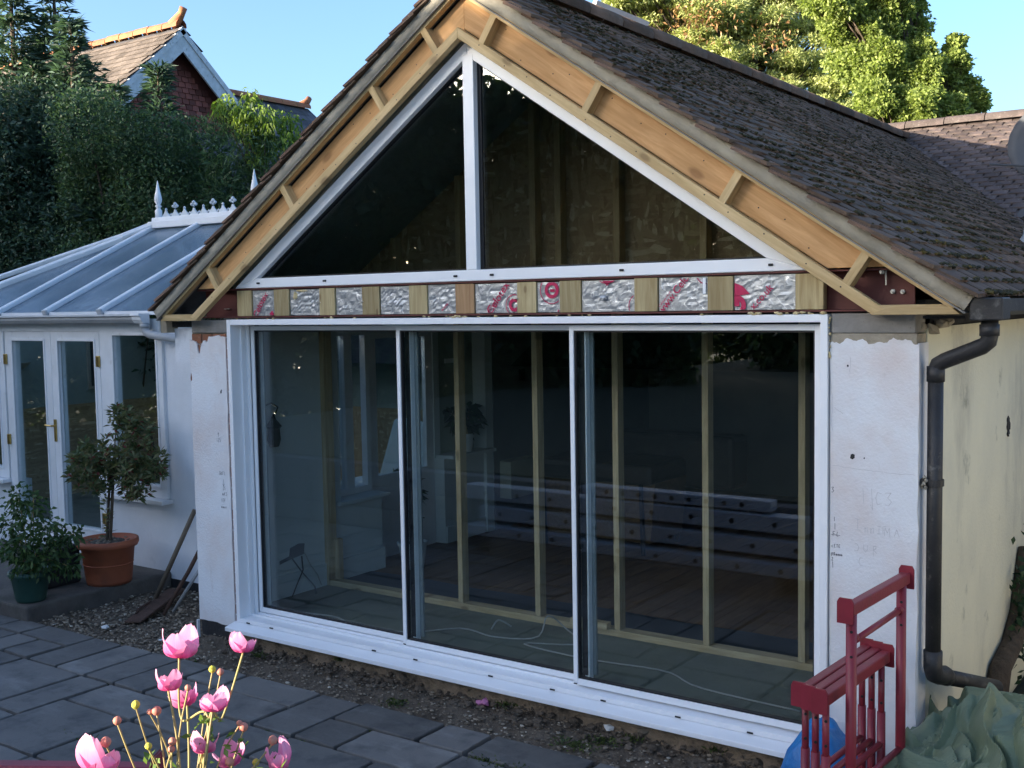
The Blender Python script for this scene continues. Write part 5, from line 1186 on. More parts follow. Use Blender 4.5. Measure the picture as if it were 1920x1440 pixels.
SHRUB = [((-2.003, 0.6, 1.227), 0.134), ((-2.063, 0.564, 1.295), 0.08), ((-1.954, 0.684, 1.1), 0.152), ((-2.153, 0.472, 0.964), 0.17), ((-2.191, 0.321, 0.948), 0.161), ((-2.359, 0.379, 0.849), 0.125), ((-1.901, 0.521, 0.907), 0.196), ((-1.833, 0.691, 0.899), 0.161), ((-2.012, 0.672, 0.721), 0.161), ((-2.176, 0.376, 0.75), 0.125), ((-1.693, 0.661, 0.837), 0.062), ((-2.179, 0.623, 0.807), 0.134), ((-1.817, 0.501, 0.694), 0.098)]
SHRUBSTEM = [(-2.141, 0.481, 0.263), (-2.143, 0.51, 0.621), (-2.133, 0.544, 0.934), (-2.037, 0.634, 1.2), (-2.242, 0.403, 0.899), (-1.937, 0.678, 0.885)]
TOM = [((-2.169, -0.296, 0.719), 0.109), ((-2.081, -0.243, 0.613), 0.142), ((-2.308, -0.291, 0.493), 0.125), ((-1.974, -0.181, 0.465), 0.142), ((-2.032, -0.351, 0.385), 0.167), ((-1.932, -0.097, 0.391), 0.109), ((-1.939, -0.237, 0.248), 0.15), ((-1.936, -0.058, 0.169), 0.109), ((-2.104, -0.294, 0.218), 0.125), ((-2.227, -0.37, 0.325), 0.084), ((-1.802, -0.063, 0.441), 0.058)]
FLOWERS = [((4.477, -3.992, 1.618), 0.0355, -4, 0), ((4.61, -3.97, 1.636), 0.0249, 2, 0), ((4.481, -4.019, 1.563), 0.0246, 0, 0), ((4.474, -3.977, 1.527), 0.0278, 30, 1), ((4.588, -4.018, 1.55), 0.0263, -5, 0), ((4.564, -4.017, 1.475), 0.0241, 8, 1), ((4.578, -3.973, 1.445), 0.028, 25, 1), ((4.509, -4.176, 1.495), 0.0365, -5, 0), ((4.621, -3.908, 1.421), 0.0231, 10, 2)]
BUDS = [((4.448, -4.095, 1.512), 0.0069, 0), ((4.486, -4.143, 1.501), 0.0083, 2), ((4.475, -4.039, 1.516), 0.0079, 0), ((4.466, -4.045, 1.514), 0.0052, 0), ((4.522, -4.046, 1.477), 0.0069, 0), ((4.521, -4.048, 1.465), 0.006, 0), ((4.6, -3.966, 1.491), 0.0078, 0), ((4.594, -3.969, 1.497), 0.0052, 0), ((4.61, -3.913, 1.453), 0.008, 0), ((4.504, -3.929, 1.555), 0.0063, 0), ((4.54, -4.026, 1.563), 0.0052, 0), ((4.606, -4.002, 1.447), 0.0077, 0), ((4.455, -4.064, 1.53), 0.007, 1), ((4.507, -4.081, 1.478), 0.0059, 1), ((4.493, -3.937, 1.56), 0.0063, 1), ((4.588, -3.932, 1.417), 0.0062, 1)]

# ------------------------------------------------------------------ pots, tools
t = thing('potted_shrub', (-2.15, .47, -.105), 'leafy standard shrub in a large terracotta pot by the conservatory doors', 'plant')
p = MB().lathe([(.178, 0), (.185, .03), (.215, .30), (.24, .31), (.252, .335), (.248, .37), (.225, .372), (.215, .35)], (-2.15, .47, -.105), 40).build('pot', TERRA, t, smooth=False, bevel=0)
p.data.polygons.foreach_set('use_smooth', [True]*len(p.data.polygons))
MB().lathe([(.205, 0), (.202, .004)], (-2.15, .47, -.105+.17), 40).build('pot_band', TERRA, p)
MB().lathe([(.222, 0), (.12, .012), (.01, .016)], (-2.15, .47, .235), 24).build('compost', COMPOST, p, smooth=True)
b = MB()
rs = np.random.RandomState(4)
for q in range(60): a = rs.uniform(0, 6.28); r = .2*rs.uniform(0, 1)**.5; b.blob((-2.15+r*math.cos(a), .47+r*math.sin(a), .25), rs.uniform(.006, .014), q, (1, 1, .6), .3)
b.build('pot_gravel', STONE, p)['kind'] = 'stuff'
S0 = Vector((-2.15, .47, .24)); mb = MB()
mid = Vector(SHRUBSTEM[2]); tops = [Vector(c) for c, r in SHRUB]
mb.tube([S0+Vector((-.012, 0, 0)), Vector(SHRUBSTEM[1])+Vector((-.02, 0, 0)), mid], [.013, .011, .008], 7); mb.tube([S0+Vector((.02, .01, 0)), Vector(SHRUBSTEM[1])+Vector((.015, .01, 0)), mid+Vector((.02, 0, .05))], [.015, .013, .009], 7)
for tp in tops: mb.tube([mid+Vector((0, 0, -.08)), mid.lerp(tp, .5)+Vector((0, 0, .03)), tp], [.007, .005, .002], 5)
mb.build('stem', BARK, t)
P = []; D = []; P2 = []; D2 = []
for (c, r) in SHRUB:
    c = np.array(c); m = int(26*(r/.12))
    for k in range(m):
        d = rdir(1, rs)[0]; tip = c+d*r*rs.uniform(.5, 1.05)
        ax = d*.6+np.array([0, 0, .7]); ax /= np.linalg.norm(ax)
        for q in range(9):
            dd = rdir(1, rs)[0]; dd = dd-ax*dd.dot(ax); dd /= np.linalg.norm(dd)
            red = rs.rand() < .10
            (P2 if red else P).append(tip+ax*rs.uniform(-.02, .015)); (D2 if red else D).append(dd*.8+ax*rs.uniform(.1, .8))
for q in range(46):
    z = rs.uniform(.28, .80); P.append(np.array([-2.15+rs.normal(0, .012), .47+rs.normal(0, .012), z])); D.append(np.append(rdir(1, rs)[0][:2]*1.2, .4))
V, F = leaves(np.array(P), np.array(D), .072*rs.uniform(.7, 1.2, len(P)), .022, .06, rs); link('foliage', np_mesh('foliage', V, F), LSHRUB, t)
V, F = leaves(np.array(P2), np.array(D2), .055, .017, .06, rs); link('red_young_foliage', np_mesh('red_young_foliage', V, F), LRED, t)

t = thing('potted_tomato', (-2.17, -.23, -.105), 'sprawling tomato plant with a cane in a dark green pot on the step', 'plant')
p = MB().lathe([(.105, 0), (.115, .02), (.145, .195), (.16, .205), (.168, .22), (.162, .245), (.14, .245), (.135, .22)], (-2.17, -.23, -.105), 36).build('pot', GREENPOT, t, smooth=True)
MB().lathe([(.15, 0), (.01, .01)], (-2.17, -.23, .115), 20).build('compost', COMPOST, p)
mb = MB(); P = []; D = []
for (c, r) in TOM:
    base = Vector((-2.17, -.23, .11)); c_ = Vector(c); m_ = base.lerp(c_, .55)+Vector((0, 0, .08)); mb.tube([base, m_, c_], [.006, .005, .003], 5)
    for k in range(int(150*(r/.14))):
        d = rdir(1, rs)[0]; P.append(np.array(c)+d*r*rs.uniform(.2, 1.05)*np.array([1, 1, 1.05])); D.append(d*.7+rdir(1, rs)[0]*.6+np.array([0, 0, -.15]))
    for k in range(10): P.append(np.array(base.lerp(c_, rs.uniform(.5, 1)))); D.append(rdir(1, rs)[0])
mb.build('stem', STEMG, t); V, F = leaves(np.array(P), np.array(D), .052*rs.uniform(.6, 1.4, len(P)), .027, .25, rs); link('foliage', np_mesh('foliage', V, F), LTOM, t)
MB().tube([(-2.14, -.22, .1), (-2.12, -.20, .75)], .005, 6).build('cane', TIMBER, t)
tag(MB().box(-2.62, -2.36, -.05, .35, -.104, .22).build('planter_box', DPC, None, bevel=.02), 'black planter box at the left edge behind the green pot', 'planter')

sp_ = thing('spade', (-1.45, .45, -.2), 'long wooden-handled digging tool leaning against the white wall', 'spade')
MB().tube([(-1.52, .45, -.16), (-1.20, .62, .57)], .019, 10).build('handle', WOODH, sp_, smooth=True)
MB().add([(-1.31, .0, -.20), (-1.19, .06, -.20), (-1.50, .72, -.13), (-1.62, .66, -.13), (-1.31, .0, -.215), (-1.19, .06, -.215), (-1.50, .72, -.165), (-1.62, .66, -.165)], [(0, 1, 2, 3), (7, 6, 5, 4), (0, 4, 5, 1), (1, 5, 6, 2), (2, 6, 7, 3), (3, 7, 4, 0)]).build('blade', RUST, sp_, bevel=.008)
MB().tube([(-1.47, .37, -.15), (-1.40, .20, -.165), (-1.35, .14, -.18)], .008, 6).build('strap', RUST, sp_)
tag(MB().tube([(-1.20, .28, -.205), (-1.10, .46, .12), (-.98, .60, .46)], [.014, .017, .017], 8).build('iron_bar', RUST, None, smooth=True), 'dark rusty iron bar leaning beside the spade handle', 'bar')
tag(MB().tube([(-1.22, .39, -.205), (-1.00, .56, .22)], .013, 8).build('grey_pole', GREYPLASTIC, None, smooth=True), 'thin pale grey pole leaning nearest the pier', 'pole')
tag(MB().box(-.43, -.418, -.02, .0, -.215, -.05).build('white_strip', UPVC, None), 'white plastic strip standing at the pier foot', 'strip')

# ------------------------------------------------------------------ builders' trestles
def trestle(near, far, zt, zb, label, tall=False, group='red builders trestles by the right pier'):
    nv = Vector((near[0], near[1], 0)); fv = Vector((far[0], far[1], 0)); d = (fv-nv).normalized(); sd_ = Vector((d.y, -d.x, 0))
    t = thing('trestle', (near[0], near[1], zb), label, 'trestle', group)
    Z = lambda z: Vector((0, 0, z))
    bm_ = MB().bar(nv+Z(zt-.027), fv+Z(zt-.024), .042, .048).build('top_beam', REDPAINT, t, bevel=.006)
    for v, s in ((nv, -1), (fv, 1)):
        q = v+d*s*.006+Z(zt-.020); a = sd_*.036; mbp = MB(); pts = []
        for (aa, zz) in ((-1, -.050), (1, -.050), (1, .030), (.75, .044), (-.75, .044), (-1, .030)):
            pts.append((aa, zz))
        vs = [q+sd_*.030*aa+Z(zz)+d*s*o for o in (0, .008) for aa, zz in pts]
        n = 6; fs = [tuple(range(n)), tuple(range(2*n-1, n-1, -1))]+[(i, (i+1) % n, n+(i+1) % n, n+i) for i in range(n)]
        mbp.add(vs, fs).build('end_plate', REDPAINT, t, bevel=.003)
    a0 = nv+d*.05; a1 = fv-d*.05; r = .0215 if tall else .0165
    for v in (a0, a1):
        if tall: lg = MB().tube([v+Z(zb), v+Z(zt-.05)], r, 12).build('leg', REDPAINT, t, smooth=True)
        else:
            lg = MB().tube([v+Z(zt-.34), v+Z(zt-.05)], r*.86, 12).build('leg', REDPAINT, t, smooth=True)
            MB().tube([v+Z(zb), v+Z(zt-.26)], r*1.12, 12).build('leg_sleeve', REDPAINT, t, smooth=True)
        h_ = MB()
        for k in range(4 if not tall else 2): 
            q = v+Z(zt-.115-.10*k); n_ = (CAMP-q); n_.z = 0; n_.normalize(); h_.tube([q+n_*(r*.8), q+n_*(r+.001)], .006, 8)
        h_.build('pin_hole', BLACKP, lg)
        MB().bar(v+Z(zb+.012)-sd_*.16, v+Z(zb+.012)+sd_*.16, .03, .024).build('foot', REDPAINT, t, bevel=.004)
    MB().tube([a0+Z(zt-(.165 if tall else .40)), a1+Z(zt-(.15 if tall else .40))], .0135, 10).build('cross_rung', REDPAINT, t, smooth=True)
    MB().tube([a0+Z(zb+.44 if tall else zb+.12), a1+Z(zb+.44 if tall else zb+.12)], .0135, 10).build('cross_rung', REDPAINT, t, smooth=True)
    if tall:
        for v in (a0, a1):
            b = MB(); b.tube([v+Z(zt-.15)+sd_*.0, v+Z(zt-.15)+d*(.04 if v is a0 else -.04)], .017, 10); b.build('rung_socket', REDPAINT, t, smooth=True)
    return t
trestle((4.585, -.93), (4.632, -.29), .985, -.22, 'tall red steel trestle standing in front of the smaller ones', True)
for k, lab in enumerate(('front one of three low red trestles stacked together', 'middle one of three low red trestles stacked together', 'rearmost of three low red trestles, nearest the glass door')):
    trestle((4.505-.046*k, -.99+.012*k), (4.552-.046*k, -.30+.012*k), .628+.002*k, -.22, lab)
trestle((2.935, -4.12), (3.84, -3.58), 1.118, .47, 'red steel trestle at the bottom left corner behind the anemones', True, group='red builders trestles in the foreground')

# blue sack and green tarpaulin
def crumple(name, cx, cy, rx, ry, hfun, n, seed, mat, amp, fsc, xyamp=.05):
    vs = []; fs = []
    for j in range(n+1):
        for i in range(n+1):
            u = -1+2*i/n; v = -1+2*j/n; x = cx+u*rx; y = cy+v*ry
            q = Vector((x*fsc, y*fsc, seed)); k1 = noise.noise(q*1.0); k2 = noise.noise(q*2.1+Vector((5, 1, 2)))
            rid = (1-abs(k1)*2.2)*.6+(1-abs(k2)*2.2)*.4
            fold = 1-abs(noise.noise(Vector(((x*.8+y)*fsc*.55, (x-y)*fsc*.16, seed+4))))*2.6
            z = hfun(x, y, u, v)+amp*(rid-.35)+amp*.9*(fold-.3)
            dx = xyamp*noise.noise(q*1.3+Vector((9, 0, 0))); dy = xyamp*noise.noise(q*1.3+Vector((0, 9, 0)))
            vs.append((x+dx, y+dy, max(-.225, z)))
    for j in range(n):
        for i in range(n): q = j*(n+1)+i; fs.append((q, q+1, q+n+2, q+n+1))
    return MB().add(vs, fs).build(name, mat, None, smooth=False)
# tarpaulin: stiff sheet heaped into creased folds (crest lines, each with a height at both ends)
FOLDS = [((4.92, -.05, .46), (5.06, -.62, .30)), ((4.80, -.10, .37), (4.68, -.40, .17)), ((4.92, -.05, .46), (4.80, -.10, .37)), ((5.09, -.08, .43), (5.20, -.62, .36)),
  ((4.62, -.52, .10), (4.98, -.40, .24)), ((4.66, -.78, .12), (5.02, -.66, .26)), ((4.95, .18, .38), (5.35, .28, .20)), ((4.74, .02, .27), (4.88, -.30, .30)),
  ((4.98, -.30, .33), (4.86, -.62, .19)), ((5.16, -.30, .40), (5.42, -.42, .30)), ((5.30, .05, .34), (5.55, -.30, .22)), ((4.70, -.20, .22), (4.66, -.62, .12)), ((5.0, -.80, .20), (5.3, -.85, .22)), ((4.86, -.85, .10), (5.1, -1.0, .06)), ((4.66, .0, .25), (4.80, -.10, .37))]
_fr = random.Random(31)
for k in range(34):
    cx_, cy_ = _fr.uniform(4.66, 5.5), _fr.uniform(-.9, .25); a_ = _fr.uniform(0, 3.14); l_ = _fr.uniform(.06, .20); h_ = .10+.26*math.exp(-((cx_-5.0)/.38)**2-((cy_+.12)/.42)**2)+_fr.uniform(-.02, .05)
    FOLDS.append(((cx_-l_*math.cos(a_), cy_-l_*math.sin(a_), h_), (cx_+l_*math.cos(a_), cy_+l_*math.sin(a_), h_+_fr.uniform(-.08, .06))))
def fold_height(x, y):
    wx = x+.035*noise.noise(Vector((x*3.2, y*3.2, 1))); wy = y+.035*noise.noise(Vector((x*3.2, y*3.2, 8))); best = -.21; second = -.21
    for k, (a, b_) in enumerate(FOLDS):
        dx, dy = b_[0]-a[0], b_[1]-a[1]; t_ = max(0, min(1, ((wx-a[0])*dx+(wy-a[1])*dy)/(dx*dx+dy*dy)))
        d_ = math.hypot(wx-a[0]-dx*t_, wy-a[1]-dy*t_); h_ = a[2]+(b_[2]-a[2])*t_+.02*math.sin(t_*9+k)
        dd_ = min(d_, .30); z = h_-(2.1+.8*math.sin(k*2.3))*dd_+3.0*dd_*dd_-.5*(d_-dd_)+.010*abs(noise.noise(Vector((t_*5+k, d_*26, k))))
        if z > best: best, second = z, best
        elif z > second: second = z
    return best
vs = []; fs = []; n = 150
for j in range(n+1):
    for i in range(n+1):
        x = 4.61+1.15*i/n; y = -1.15+1.55*j/n; lim = 4.625 if y > -.03 else 4.56
        z = fold_height(x, y); vs.append((max(lim, x+.05*noise.noise(Vector((x*3, y*3, z*6)))), y+.05*noise.noise(Vector((x*3, y*3, z*6+5))), max(z, -.215+.01*noise.noise(Vector((x*9, y*9, 0))))))
for j in range(n):
    for i in range(n): q = j*(n+1)+i; fs.append((q, q+1, q+n+2, q+n+1))
tg = MB().add(vs, fs).build('tarpaulin', TARP, None)
so = tg.modifiers.new('solid', 'SOLIDIFY'); so.thickness = .003
tag(tg, 'crumpled green tarpaulin heaped at the foot of the right pier', 'tarpaulin')
def bh(x, y, u, v): r = math.hypot(u, v); return -.22+max(0, 1-r**3)*.40
bg_ = crumple('rubble_sack', 4.245, -.235, .23, .24, bh, 40, 8, BLUEBAG, .05, 7, .03)
so = bg_.modifiers.new('solid', 'SOLIDIFY'); so.thickness = .002
bg_.data.polygons.foreach_set('use_smooth', [True]*len(bg_.data.polygons)); tag(bg_, 'bright blue plastic rubble sack behind the red trestles', 'sack')
# old climber on the side wall
t = thing('wall_climber', (4.66, 1.5, -.2), 'dark gnarled climber stem on the cream side wall', 'climber')
MB().tube([(4.66, 1.30, -.22), (4.66, 1.52, .05), (4.655, 1.85, .10), (4.65, 2.1, .24), (4.64, 2.3, .6)], [.07, .06, .06, .06, .04], 9).build('stem', BARK, t, smooth=True)
rs = np.random.RandomState(12); P = np.c_[np.full(420, 4.64)+rs.uniform(0, .07, 420), 2.0+rs.normal(0, .14, 420)+.25*rs.rand(420), .28+rs.normal(0, .17, 420)]
V, F = leaves(P, rdir(420, rs)+np.array([.5, 0, 0]), .05, .03, .1, rs); link('foliage', np_mesh('foliage', V, F), LHOUSE, t)
b = MB()
for q in range(14): b.blob((4.60, 1.955+RND.uniform(-.03, .03), 1.40+RND.uniform(-.05, .05)), .016, q, (.5, 1, 1.2), .4)
b.build('wall_blotch', DPC, house)

# ------------------------------------------------------------------ neighbour's house
nb = thing('neighbour_house', (-12, 9.2, -.3), 'neighbouring brick house with hung-tile gable, white bargeboards and orange ridge', 'house')
NX, NY, NZ, NS = -11.7, 9.2, 7.62, .90; NA = math.atan(NS)
MB().add([(NX-.3, NY-4.6, -.3), (NX-.3, NY+4.6, -.3), (NX-.3, NY+4.6, NZ-4.6*NS-.15), (NX-.3, NY, NZ-.2), (NX-.3, NY-4.6, NZ-4.6*NS-.15), (-27, NY-4.6, -.3), (-27, NY+4.6, -.3), (-27, NY+4.6, NZ-4.6*NS-.15), (-27, NY, NZ-.2), (-27, NY-4.6, NZ-4.6*NS-.15)],
    [(0, 1, 2, 3, 4), (0, 4, 9, 5), (1, 6, 7, 2), (5, 9, 8, 7, 6)]).build('wall', NHUNG, nb)
rr = random.Random(21); me_h = MB().box(-.014, .014, -.073, .073, -.06, .06).mesh('hung_tile')
k = 0
for r_ in range(34):
    for c in range(40):
        y = 7.5+.162*(c+(.5 if r_ % 2 else 0)); z = 5.0+.105*r_
        if z > NZ-.35-abs(y-NY)*NS-.12 or y > 11.9: continue
        if k >= 300: continue
        k += 1; link('hung_tile', me_h, NHUNG, nb, Matrix.Translation((NX-.285, y+rr.uniform(-.004, .004), z)) @ Matrix.Rotation(R(-11+rr.uniform(-4, 4)), 4, 'Y'))
for s in (-1, 1):
    p = [(NY, NZ), (NY+s*4.9, NZ-4.9*NS)]
    a = Vector((0, s*math.cos(NA), -math.sin(NA))); n_ = Vector((0, s*math.sin(NA), math.cos(NA))); o = Vector((0, NY, NZ))
    def q_(x, t_, h): v = o+a*t_+n_*h; return (x, v.y, v.z)
    L = 6.5
    def slabq(x0, x1, t0, t1, h0, h1): 
        return MB().add([q_(x0, t0, h0), q_(x1, t0, h0), q_(x1, t1, h0), q_(x0, t1, h0), q_(x0, t0, h1), q_(x1, t0, h1), q_(x1, t1, h1), q_(x0, t1, h1)], [(0,3,2,1),(4,5,6,7),(0,1,5,4),(1,2,6,5),(2,3,7,6),(3,0,4,7)])
    rf = slabq(-27, NX-.03, 0, L, -.12, -.03).build('roof_slope', NSLATED, nb)
    slabq(NX-.03, NX+.01, 0, L, -.36, -.045).build('bargeboard', WEATHERW, nb); slabq(NX+.0102, NX+.035, 0, L, -.14, -.045).build('barge_moulding', WEATHERW, nb)
    slabq(NX-.30, NX-.031, .1, L, -.14, -.125).build('verge_soffit', WEATHERW, nb)
    # slates
    V = []; F = []; kk = 0
    for r_ in range(26 if s < 0 else 3):
        for c in range(50):
            x1 = NX+.03-.30*(c+(.5 if r_ % 2 else 0)); x0 = x1-.294; t1 = .05+.19*(r_+1); t0 = t1-.36
            t0 = max(t0, 0); h1 = .006+rr.uniform(0, .006)
            V += [q_(x0, t0, -.03), q_(x1, t0, -.03), q_(x1, t1, h1), q_(x0, t1, h1), q_(x1, t1, h1-.014), q_(x0, t1, h1-.014)]; F += [(kk, kk+1, kk+2, kk+3), (kk+3, kk+2, kk+4, kk+5)]; kk += 6
    o2 = link('slates', np_mesh('slates', V, F), NSLATE, rf); o2['kind'] = 'stuff'
for c in range(26):
    vs = []; fs = []; n = 6
    for x in (0, -.43):
        for j in range(n+1): t_ = R(-10)+R(200)*j/n; vs.append((x, .13*math.cos(t_), .13*math.sin(t_)))
    for j in range(n): fs.append((j, n+1+j, n+2+j, j+1))
    link('ridge_tile', MB().add(vs, fs).mesh('ridge_tile'), NRIDGE, nb, Matrix.Translation((NX-.02-.45*c, NY, NZ+.0+rr.uniform(-.01, .01))), smooth=True)
MB().add([(NX+.012, NY-.243, NZ-.268), (NX+.012, NY, NZ-.484), (NX+.012, NY+.243, NZ-.268), (NX+.012, NY, NZ-.0), (NX-.028, NY-.243, NZ-.268), (NX-.028, NY, NZ-.484), (NX-.028, NY+.243, NZ-.268), (NX-.028, NY, NZ-.0)], [(0, 1, 2, 3), (7, 6, 5, 4), (0, 4, 5, 1), (1, 5, 6, 2), (2, 6, 7, 3), (3, 7, 4, 0)]).build('apex_board', WEATHERW, nb)
MB().tube([(NX-.25, NY, NZ+.05), (NX-.12, NY, NZ+.14), (NX+.0, NY, NZ+.24), (NX+.06, NY, NZ+.33)], [.12, .10, .07, .075], 10).build('ridge_finial', NRIDGE, nb, smooth=True)
# rear wing of the neighbour, ridge at right angles
WX, WZ = -13.2, 6.85
wg = MB().add([(WX, 9.5, WZ), (WX, 14.0, WZ), (WX+4, 14.9, WZ-3.8), (WX+4, 9.5, WZ-3.8), (WX-4, 14.9, WZ-3.8), (WX-4, 9.5, WZ-3.8)], [(0, 3, 2, 1), (0, 1, 4, 5), (1, 2, 4)]).build('wing_roof', NSLATED, nb)
V = []; F = []; kk = 0
for r_ in range(22):
    for c in range(17):
        d0, d1 = .16*r_, .16*(r_+1.6); y0 = 9.6+.30*(c+(.5 if r_ % 2 else 0)); y1 = y0+.292
        if y1 > 14+.9*d1/4: continue
        h = .012+rr.uniform(0, .008); V += [(WX+d0, y0, WZ-.95*d0+.01), (WX+d1, y0, WZ-.95*d1+.01+h), (WX+d1, y1, WZ-.95*d1+.01+h), (WX+d0, y1, WZ-.95*d0+.01)]; F.append((kk, kk+1, kk+2, kk+3)); kk += 4
o2 = link('wing_slates', np_mesh('wing_slates', V, F), NSLATED, wg); o2['kind'] = 'stuff'
for c in range(10):
    vs = []; fs = []; n = 6
    for y in (0, .44):
        for j in range(n+1): t_ = R(-10)+R(200)*j/n; vs.append((.12*math.cos(t_), y, .12*math.sin(t_)))
    for j in range(n): fs.append((j, j+1, n+2+j, n+1+j))
    link('ridge_tile', MB().add(vs, fs).mesh('ridge_tile'), NRIDGE, wg, Matrix.Translation((WX, 9.5+.45*c, WZ)), smooth=True)
MB().tube([(WX, 13.8, WZ+.05), (WX, 13.98, WZ+.16), (WX, 14.05, WZ+.25)], [.10, .08, .07], 8).build('ridge_finial', NRIDGE, wg, smooth=True)

# ------------------------------------------------------------------ trees and hedge on the left
def conifer(name, top, rad, n_b, label, seed, leafmat=LCYP, L=.19, Wd=.034, spb=44, group='conifers on the left boundary', spire=.30):
    rs = np.random.RandomState(seed); x, y, zt = top; z0 = -.3; Ht = zt-z0
    t = thing(name, (x, y, z0), label, 'tree', group); mb = MB(); mb.tube([(x, y, z0), (x, y, z0+Ht*.6), (x, y, zt)], [.14, .08, .01], 7)
    P = []; D = []
    for k in range(n_b):
        f = rs.rand()**1.0; z = z0+Ht*(.22+.78*f); a = rs.uniform(0, 6.283)
        ln = min(rad, 3.0*(1-f)**1.55)*rs.uniform(.6, 1.2)+.07+.05*rs.rand()
        d = np.array([math.cos(a), math.sin(a), rs.uniform(.25, .7)]); side = np.array([-math.sin(a), math.cos(a), 0]); p0 = np.array([x, y, z])
        m = max(6, int(spb*min(1, ln/rad+.3)*(.5 if f > .72 else 1))); s = rs.uniform(.1, 1, m)**.8
        bend = -.30*ln*s**2
        pts = p0+d*ln*s[:, None]; pts[:, 2] += bend
        w = (1-s*.75)*ln*.32; lat = rs.uniform(-1, 1, m)
        pts += side*(lat*w)[:, None]; pts += rs.normal(0, .015, (m, 3))
        dd = d*.8+side*(lat*.9)[:, None]+rs.normal(0, .25, (m, 3)); dd[:, 2] -= .25*s
        P.append(pts); D.append(dd)
        if k % 3 == 0: mb.tube([p0, p0+d*ln*.6+np.array([0, 0, -.1*ln])], [.012, .004], 4)
    mb.build('trunk', BARK, t); P = np.concatenate(P); D = np.concatenate(D)
    V, F = leaves(P, D, L*rs.uniform(.5, 1.2, len(P)), Wd*rs.uniform(.7, 1.3, len(P)), .15, rs)
    o = link('crown', np_mesh('crown', V, F), leafmat, t); o['kind'] = 'stuff'; return t
conifer('cypress_tree', CON_TOPS[0], 1.1, 420, 'tall feathery conifer at the far left edge, top out of frame', 31, spb=52)
conifer('cypress_tree', CON_TOPS[1], 1.2, 460, 'tall feathery conifer second from the left edge', 32, spb=52)
conifer('cypress_tree', CON_TOPS[2], 1.0, 360, 'shorter conifer against the neighbour roof, paler tip', 33)
conifer('cypress_tree', CON_TOPS[3], .85, 420, 'dark conifer standing in front of the brick gable', 34, spb=46)
conifer('cypress_tree', (CON_TOPS[4][0], CON_TOPS[4][1], CON_TOPS[4][2]-.25), 1.0, 420, 'bushy conifer between the two tallest left conifers', 35)
conifer('cypress_tree', CON_TOPS[5], .95, 420, 'low dark conifer beneath the neighbour bargeboard', 36)
tree('hedge_shrub', (-8.3, 3.5, -.3), HEDGE_A, 30000, .075, .030, LCYP, 'dark dense evergreen shrub behind the conservatory at the left edge', 'shrub', 'boundary shrubs', .04, seed=41)
tree('hedge_shrub', (-6.3, 4.2, -.3), HEDGE_B, 34000, .055, .028, LHEDGE, 'dark privet shrub rising behind the left ridge finial', 'shrub', 'boundary shrubs', .035, seed=42)
tree('hedge_shrub', (-4.6, 4.9, -.3), HEDGE_C, 24000, .105, .022, LLAUREL, 'narrow-leaved green shrub behind the ridge cresting', 'shrub', 'boundary shrubs', .035, seed=43, upb=.5)
tree('sapling', (-4.05, 4.5, -.3), SAPL, 1500, .085, .030, LYOUNG, 'sunlit lime-green sapling above the hedge beside the gable roof', 'tree', None, .035, droop=.6, shell=.15, seed=44, out=.3, upb=-.4)
# ------------------------------------------------------------------ trees behind the roof on the right
pt_ = tree('pine_tree', (-8.0, 24.0, -.3), sub(PINE, 22, .36, 3, .6), 160000, .13, .040, LPINE, 'sunlit yellow-green conifer behind the roof ridge', 'tree', None, .35, shell=.05, seed=51, out=.7, upb=.25)
rs = np.random.RandomState(5); P, d_ = lump_points([((-7.274, 22.683, 9.69), (0.43, 0.43, 0.26)), ((-5.686, 23.746, 9.09), (0.23, 0.23, 0.14))], 420, .0, rs); P = P+rs.normal(0, .35, P.shape)
V, F = leaves(P, rdir(420, rs), .15, .05, .2, rs); link('dead_branchlets', np_mesh('dead_branchlets', V, F), LBROWN, pt_)['kind'] = 'stuff'
tree('oak_tree', (-1.2, 21.5, -.3), sub(OAK, 24, .30, 4), 170000, .095, .058, LOAK, 'broad green deciduous tree at the right behind the rear roof', 'tree', None, .22, shell=.05, seed=52)
tree('shrub', (-1.5, 13.6, -.3), [((-1.5, 13.4, 2.5), (1.3, .9, 1.6)), ((-2.8, 13.6, 2.2), (1.2, .9, 1.4))], 5000, .14, .06, LOAK, 'green shrub hidden behind the house roof', 'shrub', None, .12, seed=53)

# ------------------------------------------------------------------ garden trees behind the camera: they shade the house and show in its glass
pv = Vector((.83, -.56, 0)); rs0 = random.Random(77)
spots = [(-10.6, 15.5, 7.6), (-8.9, 16.5, 7.4), (-7.2, 15.5, 7.3), (-5.6, 16.4, 7.3), (-4.0, 15.6, 7.1), (-2.5, 16.4, 7.2), (-1.0, 15.5, 6.9), (.5, 16.3, 6.75), (1.9, 15.5, 6.5), (3.2, 16.2, 7.0), (4.35, 15.6, 6.6), (6.0, 36.0, 6.8), (8.9, 20.0, 8.4), (10.5, 21.0, 8.8), (11.8, 20.0, 8.5), (13.8, 21.0, 8.9), (16.0, 20.0, 8.6), (-12.4, 16.4, 7.4), (-14.2, 15.5, 7.4), (3.6, 37.0, 6.9), (8.4, 36.0, 6.8), (10.8, 37.0, 6.8)]
names_ = ['leftmost', 'second', 'third', 'fourth', 'fifth', 'sixth', 'seventh', 'eighth', 'ninth', 'tenth', 'eleventh', 'most distant', 'first of the right-hand', 'second of the right-hand', 'third of the right-hand', 'fourth of the right-hand', 'last of the right-hand', 'outermost left', 'end of the left-hand', 'middle distant', 'second distant', 'third distant']
